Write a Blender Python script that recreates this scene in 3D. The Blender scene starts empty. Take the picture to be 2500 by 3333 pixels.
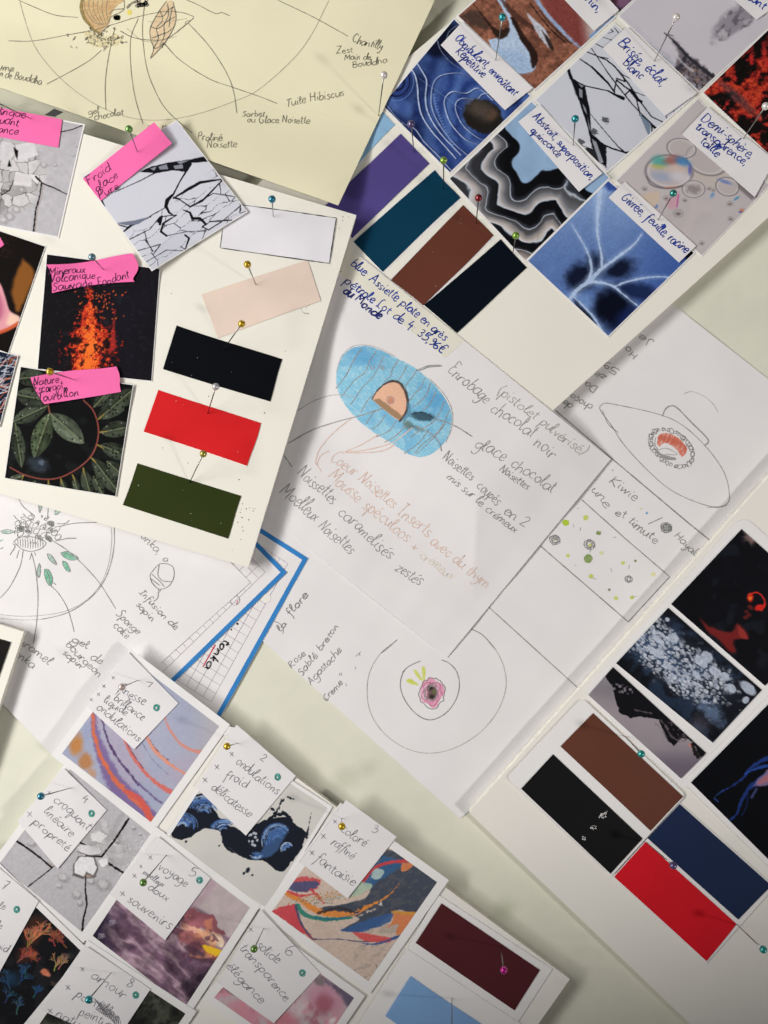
import bpy, math, random
import numpy as np
from math import radians, sin, cos, pi

# ---------------------------------------------------------------- camera, lamps, exposure
scene = bpy.context.scene
COL = scene.collection
MM = 0.001
PX = 0.1476 * MM                 # metres of table per photograph pixel
CAM_H = 0.46                     # camera height above the table
cam_d = bpy.data.cameras.new("camera")
cam = bpy.data.objects.new("camera", cam_d)
COL.objects.link(cam)
cam.location = (0, 0, CAM_H)
cam.rotation_euler = (0, 0, 0)
cam_d.sensor_fit = 'VERTICAL'
cam_d.angle = 2 * math.atan(3333 * PX / 2 / CAM_H)
cam_d.clip_start = 0.01
cam_d.clip_end = 50
scene.camera = cam

world = bpy.data.worlds.new("World")
scene.world = world
world.use_nodes = True
world.node_tree.nodes["Background"].inputs[0].default_value = (1.0, 0.965, 0.93, 1)
world.node_tree.nodes["Background"].inputs[1].default_value = 0.052

def area(name, loc, target, size, power, col, sy=None):
    d = bpy.data.lights.new(name, 'AREA')
    d.energy = power
    d.color = col
    d.size = size
    if sy:
        d.shape = 'RECTANGLE'
        d.size_y = sy
    o = bpy.data.objects.new(name, d)
    COL.objects.link(o)
    o.location = loc
    v = np.array(target) - np.array(loc)
    from mathutils import Vector
    o.rotation_euler = Vector(v).to_track_quat('-Z', 'Y').to_euler()
    return o

def spot(name, loc, edge_a, edge_b, out, blend_mm, radius, power, col):
    """ceiling spot whose soft cone edge runs through two table points"""
    from mathutils import Vector
    L = np.array(loc); a = np.array([*edge_a, 0.]); b = np.array([*edge_b, 0.])
    mid = (a + b) / 2; n = np.array([b[1] - a[1], a[0] - b[0], 0.]); n /= np.linalg.norm(n)
    if n[0] < 0 or n[1] > 0: n = -n
    un = lambda v: v / np.linalg.norm(v)
    best = None
    for k in np.linspace(-.5, .5, 401):          # aim so that both points lie equally far from the axis
        t = mid - n * out + un(b - a) * k
        ax = un(t - L)
        e = abs(ax @ un(a - L) - ax @ un(b - L))
        if best is None or e < best[0]: best = (e, t, math.acos(ax @ un(mid - L)))
    _, t, ang = best
    ax = un(t - L)
    inner = math.acos(ax @ un(mid - n * blend_mm * MM - L)); outer = math.acos(ax @ un(mid + n * blend_mm * MM - L))
    d = bpy.data.lights.new(name, 'SPOT')
    d.energy = power; d.color = col; d.shadow_soft_size = radius
    d.spot_size = 2 * outer
    d.spot_blend = min(1., max(.02, (math.cos(inner) - math.cos(outer)) / (1 - math.cos(outer))))
    o = bpy.data.objects.new(name, d); COL.objects.link(o); o.location = loc
    o.rotation_euler = Vector(t - L).to_track_quat('-Z', 'Y').to_euler()
    return o

EDGE = ((.1845, -.183), (.0738, -.215))  # spot cones clipped here, standing in for a person's shadow at lower right
for k, (lx, ly) in enumerate([(-.92, -.26), (-.93, -.08), (-.92, .11), (-.88, .30)]):      # a row of lamps to the west
    spot("ceiling_spot_west", (lx, ly, .60), *EDGE, .95, 16, .10, 11.9, (1, 0.97, 0.92))
spot("ceiling_spot_east", (1.10, -0.50, 0.90), *EDGE, .95, 16, .07, 32, (1, 0.95, 0.90))
area("ceiling_light_north", (-0.9, 0.7, 1.0), (0.0, 0.1, 0), 0.6, 4.5, (1, 0.98, 0.95))

vs = scene.view_settings
vs.view_transform = 'Standard'
vs.look = 'None'
vs.exposure = 0.0
vs.gamma = 1.0
vs.use_curve_mapping = False
scene.cycles.max_bounces = 5

# ---------------------------------------------------------------- coordinates
ORG = {'': (0, 0), '00': (0, 0), '10': (800, 0), '20': (1600, 0), '01': (0, 800), '11': (800, 800), '21': (1600, 800),
       '02': (0, 1600), '12': (800, 1600), '22': (1600, 1600), '03': (0, 2433), '13': (800, 2433), '23': (1600, 2433)}
TS = 900 / 1659.0

def S(t, x, y):                      # measuring-sheet coordinates to table pixels
    return (ORG[t][0] + x * TS, ORG[t][1] + y * TS) if t else (x, y)

def P(sx, sy, z):                    # table pixel and height (mm) to metres
    f = (CAM_H - z * MM) / CAM_H
    return ((sx - 1250) * PX * f, (1666.5 - sy) * PX * f, z * MM)

def Parr(sx, sy, z):
    f = (CAM_H - z * MM) / CAM_H
    return np.stack([(sx - 1250) * PX * f, (1666.5 - sy) * PX * f, z * MM + 0 * sx], -1)

def sstep(a, b, x):
    t = np.clip((x - a) / (b - a), 0, 1)
    return t * t * (3 - 2 * t)

# ---------------------------------------------------------------- heights (mm) of the layers
def z_const(h):
    return lambda x, y: h + 0 * x

def z_left_top(x, y):                # tilted foam board at the left, top face
    t = ((x - 1160) * -.293 + (y - 700) * .956) / 1200
    return 12.1 - 4.4 * t

def buckle(x, y, k):                 # slight waviness of handled paper
    return (.10 * np.sin(x * .011 + y * .017 + k) + .09 * np.sin(x * .021 - y * .012 + 2 * k) + .13 * np.sin(x * .006 + y * .005 + 3 * k)
            + .035 * np.sin(x * .047 + y * .031 + k) + .03 * np.sin(-x * .033 + y * .052 + k))

def z_sketch(x, y):                  # sheet draped from the right board down to the table
    d1 = (x - 1801) * .667 + (y - 1334) * .745
    d2 = (x - 1560) * -.745 + (y - 1550) * .667
    d = np.maximum(d1, d2)
    return 6.1 - 4.75 * sstep(-10, 300, d) + buckle(x, y, 3) * sstep(60, 300, d) + .5 * buckle(x, y, 3)

def z_cream(x, y):
    s = x * .286 - (y - 354) * .958
    a = z_left_top(x, y) + .55
    b = 12.65 - 5.9 * sstep(0, 300, s)
    return np.where(s < 0, a, b)

Z_B = 5.6; Z_E = 6.6; Z_G = 6.0

# ---------------------------------------------------------------- materials
MATS = {}
def lin(c):
    c = np.asarray(c, float) / 255.0
    return np.where(c <= .04045, c / 12.92, ((c + .055) / 1.055) ** 2.4)

def mat(name, col, rough=.75, spec=.25, metal=0., var=.04, vscale=60., bump=.0, bscale=900., coat=0., fiber=False):
    if name in MATS:
        return MATS[name]
    m = bpy.data.materials.new(name)
    m.use_nodes = True
    nt = m.node_tree
    b = nt.nodes["Principled BSDF"]
    b.inputs["Roughness"].default_value = rough
    b.inputs["Specular IOR Level"].default_value = spec
    b.inputs["Metallic"].default_value = metal
    b.inputs["Coat Weight"].default_value = coat
    tc = nt.nodes.new("ShaderNodeTexCoord")
    n = nt.nodes.new("ShaderNodeTexNoise")
    n.inputs["Scale"].default_value = vscale
    n.inputs["Detail"].default_value = 5
    nt.links.new(tc.outputs["Object"], n.inputs["Vector"])
    r = nt.nodes.new("ShaderNodeValToRGB")
    c = np.array(col, float)
    lo = np.clip(c * (1 - var * 1.6), 0, 1); hi = np.clip(c * (1 + var), 0, 1)
    r.color_ramp.elements[0].position = .3
    r.color_ramp.elements[1].position = .7
    r.color_ramp.elements[0].color = (*lo, 1)
    r.color_ramp.elements[1].color = (*hi, 1)
    nt.links.new(n.outputs["Fac"], r.inputs[0])
    nt.links.new(r.outputs[0], b.inputs["Base Color"])
    if bump:
        n2 = nt.nodes.new("ShaderNodeTexNoise")
        n2.inputs["Scale"].default_value = bscale
        n2.inputs["Detail"].default_value = 4
        nt.links.new(tc.outputs["Object"], n2.inputs["Vector"])
        bp = nt.nodes.new("ShaderNodeBump")
        bp.inputs["Strength"].default_value = bump * .2
        bp.inputs["Distance"].default_value = .0004
        nt.links.new(n2.outputs["Fac"], bp.inputs["Height"])
        nt.links.new(bp.outputs[0], b.inputs["Normal"])
    MATS[name] = m
    return m

def attr_mat(name, rough=.5, spec=.25, bump=.05, bscale=700, coat=0.):
    if name in MATS:
        return MATS[name]
    m = bpy.data.materials.new(name)
    m.use_nodes = True
    nt = m.node_tree
    b = nt.nodes["Principled BSDF"]
    b.inputs["Roughness"].default_value = rough
    b.inputs["Specular IOR Level"].default_value = spec
    b.inputs["Coat Weight"].default_value = coat
    a = nt.nodes.new("ShaderNodeAttribute")
    a.attribute_name = "Col"
    nt.links.new(a.outputs["Color"], b.inputs["Base Color"])
    tc = nt.nodes.new("ShaderNodeTexCoord")
    n2 = nt.nodes.new("ShaderNodeTexNoise")
    n2.inputs["Scale"].default_value = bscale
    n2.inputs["Detail"].default_value = 3
    nt.links.new(tc.outputs["Object"], n2.inputs["Vector"])
    bp = nt.nodes.new("ShaderNodeBump")
    bp.inputs["Strength"].default_value = bump * .2
    bp.inputs["Distance"].default_value = .0004
    nt.links.new(n2.outputs["Fac"], bp.inputs["Height"])
    nt.links.new(bp.outputs[0], b.inputs["Normal"])
    MATS[name] = m
    return m

M_PAPER = mat("white_paper", (.80, .785, .80), .8, .2, var=.02, vscale=25, bump=.12, bscale=1400)
M_NOTE = mat("note_paper", (.80, .785, .81), .8, .2, var=.02, vscale=30, bump=.15, bscale=1200)
M_PHOTO = mat("photo_paper_back", (.84, .83, .84), .55, .3, var=.015, vscale=30)
M_CREAM = mat("cream_card", (.83, .785, .57), .85, .15, var=.03, vscale=20, bump=.2, bscale=1500)
M_FACE = mat("foam_board_facing", (.84, .825, .75), .7, .25, var=.02, vscale=14, bump=.1, bscale=900)
M_FACE2 = mat("foam_board_facing_cool", (.84, .82, .775), .7, .25, var=.02, vscale=14, bump=.1, bscale=900)
M_CORE = mat("foam_core", (.80, .78, .70), .9, .1, var=.08, vscale=400, bump=.3, bscale=2500)
M_PINK = mat("neon_pink_paper", (.93, .165, .44), .8, .15, var=.03, vscale=40, bump=.12, bscale=1200)
M_PRINT = attr_mat("printed_photograph", .6, .04)
M_DRAW = attr_mat("pencil_colouring", .85, .1)
M_TABLE = attr_mat("table_laminate", .5, .3, .04, 500)
M_BLUEINK = mat("blue_gel_ink", (.02, .055, .36), .5, .3, var=.35, vscale=500)
M_NAVYINK = mat("navy_gel_ink", (.02, .03, .20), .5, .3, var=.3, vscale=500)
M_VIOLETINK = mat("dark_violet_ink", (.06, .012, .055), .6, .2, var=.3, vscale=500)
M_GRAPH = mat("graphite", (.31, .31, .315), .6, .25, var=.35, vscale=1500)
M_GRAPHA = mat("soft_pencil", (.36, .36, .365), .7, .2, var=.3, vscale=1500)
M_GRAPHL = mat("graphite_light", (.48, .475, .47), .7, .2, var=.25, vscale=1500)
M_GRAPHC = mat("graphite_on_cream", (.29, .27, .205), .7, .2, var=.35, vscale=1500)
M_GRAPHCL = mat("graphite_on_cream_light", (.47, .44, .33), .7, .2, var=.2, vscale=1500)
M_PENCIL_O = mat("orange_pencil", (.77, .57, .50), .8, .1, var=.15, vscale=1500)
M_PENCIL_P = mat("pale_orange_pencil", (.80, .71, .62), .8, .1, var=.1, vscale=1500)
M_BLACKINK = mat("black_ink", (.015, .015, .018), .5, .3, var=.2, vscale=500)
M_GREYINK = mat("grey_ballpoint_ink", (.26, .26, .29), .6, .2, var=.4, vscale=1200)
M_RULE = mat("violet_grey_ruling", (.42, .36, .45), .8, .1, var=.1)
M_REDINK = mat("red_ink", (.70, .06, .12), .6, .2, var=.15)
M_BLUETAPE = mat("blue_card_border", (.03, .22, .58), .6, .3, var=.06)
M_GREENINK = mat("green_felt_ink", (.10, .42, .36), .7, .2, var=.35, vscale=900)
M_HOLE = mat("pinprick_dark", (.10, .09, .07), .9, .1)
M_STEEL = mat("pin_steel", (.30, .29, .28), .3, .5, metal=1., var=.03)

# ---------------------------------------------------------------- object helpers
def tag(o, label=None, cat=None, group=None, kind=None):
    if label: o['label'] = label
    if cat: o['category'] = cat
    if group: o['group'] = group
    if kind: o['kind'] = kind
    return o

def mesh_obj(name, V, F, m, parent=None, smooth=False, col=None, flat_from=None):
    """V world coordinates; the origin goes to the middle of the mesh at its base (or the parent's origin)."""
    V = np.asarray(V, np.float64)
    if parent is None:
        org = np.array([V[:, 0].mean(), V[:, 1].mean(), V[:, 2].min()])
    else:
        org = np.array(parent['_org'])
    me = bpy.data.meshes.new(name)
    VL = (V - org).astype(np.float32)
    if isinstance(F, np.ndarray):
        nv, nf = len(VL), len(F)
        me.vertices.add(nv); me.vertices.foreach_set("co", VL.ravel())
        k = F.shape[1]
        me.loops.add(nf * k); me.loops.foreach_set("vertex_index", F.ravel().astype(np.int32))
        me.polygons.add(nf)
        me.polygons.foreach_set("loop_start", np.arange(0, nf * k, k, dtype=np.int32))
        me.update(calc_edges=True)
    else:
        me.from_pydata(VL.tolist(), [], F)
        me.update()
    sm = np.ones(len(me.polygons), bool)
    if flat_from is not None: sm[flat_from:] = False
    elif not isinstance(F, np.ndarray): sm[:] = False
    me.polygons.foreach_set("use_smooth", sm)
    if col is not None:
        a = me.color_attributes.new("Col", 'FLOAT_COLOR', 'POINT')
        c4 = np.ones((len(V), 4), np.float32); c4[:, :3] = col
        a.data.foreach_set("color", c4.ravel())
    me.materials.append(m)
    o = bpy.data.objects.new(name, me)
    COL.objects.link(o)
    if parent is None:
        o.location = org
    else:
        o.parent = parent
    o['_org'] = tuple(float(v) for v in org)
    return o

def empty(name, org):
    o = bpy.data.objects.new(name, None)
    COL.objects.link(o)
    o.empty_display_size = .01
    o.location = org
    o['_org'] = tuple(float(v) for v in org)
    return o

def grid_faces(n, m):
    i, j = np.meshgrid(np.arange(n), np.arange(m), indexing='ij')
    a = i * (m + 1) + j
    return np.stack([a, a + (m + 1), a + (m + 1) + 1, a + 1], -1).reshape(-1, 4)

def quad_grid(q, n, m, inset=(0, 0, 0, 0)):
    """q: TL TR BR BL in table pixels -> grids of pixels and of u,v"""
    q = [np.array(p, float) for p in q]
    u = np.linspace(inset[0], 1 - inset[2], n + 1)[:, None]
    v = np.linspace(inset[1], 1 - inset[3], m + 1)[None, :]
    X = (1 - u) * (1 - v) * q[0][0] + u * (1 - v) * q[1][0] + u * v * q[2][0] + (1 - u) * v * q[3][0]
    Y = (1 - u) * (1 - v) * q[0][1] + u * (1 - v) * q[1][1] + u * v * q[2][1] + (1 - u) * v * q[3][1]
    return X, Y, u + 0 * v, v + 0 * u

def sheet(name, q, zf, m, parent=None, thick=.22, n=20, mm=20, warp=0., seed=0, round_=0.):
    """one flexible sheet with a top, a bottom and edges"""
    X, Y, U, V = quad_grid(q, n, mm)
    if warp:                                   # hand-cut edges: slightly bowed
        r = np.random.RandomState(seed)
        a = r.uniform(-1, 1, 8) * warp
        X = X + a[0] * np.sin(U * pi) * (V < .5) + a[1] * np.sin(U * pi) * V + a[2] * np.sin(V * pi * 1.7) * U + a[3] * np.sin(V * pi) * (1 - U)
        Y = Y + a[4] * np.sin(U * pi * 1.6) * (1 - V) + a[5] * np.sin(U * pi) * V + a[6] * np.sin(V * pi) * U + a[7] * np.sin(V * pi) * (1 - U)
    if round_:
        # pull the corners in to a rounded shape
        cu = np.abs(U - .5) * 2; cv = np.abs(V - .5) * 2
        k = np.clip((cu - (1 - round_)) / round_, 0, 1); l = np.clip((cv - (1 - round_)) / round_, 0, 1)
        rr = np.sqrt(k * k + l * l); mx = np.maximum(np.maximum(k, l), 1e-6)
        s = np.where((k > 0) & (l > 0), mx / np.maximum(rr, 1e-6), 1)
        un = np.where((k > 0) & (l > 0), np.sign(U - .5) * ((1 - round_) + round_ * k * s) / 2 + .5, U)
        vn = np.where((k > 0) & (l > 0), np.sign(V - .5) * ((1 - round_) + round_ * l * s) / 2 + .5, V)
        qa = [np.array(p, float) for p in q]
        X = (1 - un) * (1 - vn) * qa[0][0] + un * (1 - vn) * qa[1][0] + un * vn * qa[2][0] + (1 - un) * vn * qa[3][0]
        Y = (1 - un) * (1 - vn) * qa[0][1] + un * (1 - vn) * qa[1][1] + un * vn * qa[2][1] + (1 - un) * vn * qa[3][1]
    Z = zf(X, Y)
    top = Parr(X, Y, Z).reshape(-1, 3)
    bot = top.copy(); bot[:, 2] -= thick * MM
    F = grid_faces(n, mm)
    N = len(top)
    ft = F[:, ::1]
    # orientation: make the top face up
    a, b, c = top[F[0, 0]], top[F[0, 1]], top[F[0, 2]]
    up = np.cross(b - a, c - a)[2] > 0
    ft = F if up else F[:, ::-1]
    fb = (F[:, ::-1] if up else F) + N
    idx = np.arange(N).reshape(n + 1, mm + 1)
    loop = np.concatenate([idx[:, 0], idx[-1, 1:], idx[-2::-1, -1], idx[0, -2:0:-1]])
    l2 = np.roll(loop, -1)
    side = np.stack([loop, l2, l2 + N, loop + N], -1)
    if up: pass
    faces = np.concatenate([ft, fb, side])
    return mesh_obj(name, np.concatenate([top, bot]), faces, m, parent, flat_from=0)

# ---------------------------------------------------------------- painting of printed pictures
def vnoise(X, Y, seed=0):
    xi = np.floor(X).astype(np.int64); yi = np.floor(Y).astype(np.int64)
    fx = X - xi; fy = Y - yi
    fx = fx * fx * (3 - 2 * fx); fy = fy * fy * (3 - 2 * fy)
    def h(a, b):
        n = (a * 374761393 + b * 668265263 + seed * 1274126177) & 0x7fffffff
        n = ((n ^ (n >> 13)) * 1274126177) & 0x7fffffff
        return ((n ^ (n >> 16)) & 0xffff) / 65535.0
    return (h(xi, yi) * (1 - fx) + h(xi + 1, yi) * fx) * (1 - fy) + (h(xi, yi + 1) * (1 - fx) + h(xi + 1, yi + 1) * fx) * fy

def fbm(X, Y, scale, seed=0, octv=4, gain=.5):
    t = 0; a = 1; s = 0
    for i in range(octv):
        t = t + a * vnoise(X / scale * 2 ** i + 17.3 * i, Y / scale * 2 ** i + 9.1 * i, seed + i)
        s += a; a *= gain
    return t / s

def voro(X, Y, scale, seed=0, jit=.9):
    x = X / scale; y = Y / scale
    xi = np.floor(x).astype(np.int64); yi = np.floor(y).astype(np.int64)
    f1 = np.full(x.shape, 9.); f2 = np.full(x.shape, 9.); cid = np.zeros(x.shape)
    for dx in (-1, 0, 1):
        for dy in (-1, 0, 1):
            a = xi + dx; b = yi + dy
            n = (a * 73856093 ^ b * 19349663 ^ seed * 83492791) & 0x7fffffff
            r1 = ((n * 1103515245 + 12345) & 0x7fffffff) / 2147483647.
            r2 = ((n * 69069 + 1234567) & 0x7fffffff) / 2147483647.
            d = np.hypot(a + .5 + (r1 - .5) * jit - x, b + .5 + (r2 - .5) * jit - y)
            m = d < f1
            f2 = np.where(m, f1, np.minimum(f2, d))
            cid = np.where(m, r1 * .6 + r2 * .4, cid)
            f1 = np.where(m, d, f1)
    return f1, f2 - f1, cid

def smooth_pts(pts, step=6.):
    p = np.array(pts, float)
    if len(p) < 3:
        d = np.hypot(*(p[-1] - p[0])); n = max(2, int(d / step))
        return p[0] + (p[-1] - p[0]) * np.linspace(0, 1, n + 1)[:, None]
    q = np.vstack([2 * p[0] - p[1], p, 2 * p[-1] - p[-2]])
    out = []
    for i in range(1, len(q) - 2):
        a, b, c, d = q[i - 1], q[i], q[i + 1], q[i + 2]
        n = max(1, int(np.hypot(*(c - b)) / step))
        t = np.linspace(0, 1, n, endpoint=False)[:, None]
        out.append(.5 * ((2 * b) + (c - a) * t + (2 * a - 5 * b + 4 * c - d) * t ** 2 + (3 * b - a - 3 * c + d) * t ** 3))
    out.append(p[-1:])
    return np.vstack(out)

class Art:
    def __init__(s, X, Y, base):
        s.X = X.ravel(); s.Y = Y.ravel()
        s.c = np.tile(np.array(base, float), (len(s.X), 1))
    def mix(s, a, col):
        a = np.clip(a, 0, 1)[:, None]
        s.c = s.c * (1 - a) + np.array(col, float) * a
    def mul(s, f):
        s.c = s.c * np.asarray(f)[:, None]
    def n(s, scale, seed=0, octv=4, rot=0, st=1.):
        x, y = s.rot(rot)
        return fbm(x, y * st, scale, seed, octv)
    def rot(s, r, cx=0, cy=0):
        a = radians(r)
        x = s.X - cx; y = s.Y - cy
        return x * cos(a) + y * sin(a), -x * sin(a) + y * cos(a)
    def seg(s, p, w):
        """distance to a polyline, with a width per vertex; returns d - w/2"""
        p = np.asarray(p, float)
        w = np.broadcast_to(np.asarray(w, float), (len(p),)) if np.ndim(w) == 0 else np.interp(np.linspace(0, 1, len(p)), np.linspace(0, 1, len(w)), w)
        best = np.full(len(s.X), 1e9)
        for i in range(len(p) - 1):
            a, b = p[i], p[i + 1]
            pad = 60 + w[i]
            m = (s.X > min(a[0], b[0]) - pad) & (s.X < max(a[0], b[0]) + pad) & (s.Y > min(a[1], b[1]) - pad) & (s.Y < max(a[1], b[1]) + pad)
            if not m.any(): continue
            x = s.X[m] - a[0]; y = s.Y[m] - a[1]
            d = b - a; L = max(d @ d, 1e-9)
            t = np.clip((x * d[0] + y * d[1]) / L, 0, 1)
            dd = np.hypot(x - t * d[0], y - t * d[1]) - (w[i] * (1 - t) + w[i + 1] * t) / 2
            best[m] = np.minimum(best[m], dd)
        return best
    def line(s, pts, w, col, soft=2.5, al=1., curve=True, rough=0., seed=0):
        p = smooth_pts(pts, 8) if curve else np.array(pts, float)
        d = s.seg(p, w)
        if rough: d = d + (s.n(14, seed, 3) - .5) * rough
        s.mix(al * (1 - sstep(-soft / 2, soft / 2, d)), col)
    def inside(s, pts):
        p = np.asarray(pts, float); r = np.zeros(len(s.X), bool)
        j = len(p) - 1
        for i in range(len(p)):
            xi, yi = p[i]; xj, yj = p[j]
            with np.errstate(divide='ignore', invalid='ignore'):
                c = ((yi > s.Y) != (yj > s.Y)) & (s.X < (xj - xi) * (s.Y - yi) / (yj - yi + 1e-12) + xi)
            r ^= c; j = i
        return r
    def sd(s, pts, curve=False):
        p = np.asarray(pts, float)
        p = np.vstack([p, p[:1]])
        if curve: p = smooth_pts(p, 10)
        ins = s.inside(p[:-1])
        best = np.full(len(s.X), 1e9)
        for i in range(len(p) - 1):
            a, b = p[i], p[i + 1]; d = b - a; L = max(d @ d, 1e-9)
            t = np.clip(((s.X - a[0]) * d[0] + (s.Y - a[1]) * d[1]) / L, 0, 1)
            best = np.minimum(best, np.hypot(s.X - a[0] - t * d[0], s.Y - a[1] - t * d[1]))
        return np.where(ins, -best, best)
    def poly(s, pts, col, soft=3., al=1., curve=False, rough=0., rs=16, seed=0):
        d = s.sd(pts, curve)
        if rough: d = d + (s.n(rs, seed, 4) - .5) * rough
        a = al * (1 - sstep(-soft / 2, soft / 2, d))
        s.mix(a, col)
        return a
    def ell(s, cx, cy, rx, ry, rot=0):
        x, y = s.rot(rot, cx, cy)
        return np.hypot(x / rx, y / ry)
    def blob(s, cx, cy, rx, ry, rot, col, soft=.3, al=1., rough=0., rs=25, seed=0):
        d = s.ell(cx, cy, rx, ry, rot)
        if rough: d = d + (s.n(rs, seed, 4) - .5) * rough
        s.mix(al * (1 - sstep(1 - soft, 1 + soft, d)), col)
    def out(s, gain=1.):
        return np.clip(lin(np.clip(s.c, 0, 255)) * gain, .003, .92)
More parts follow.
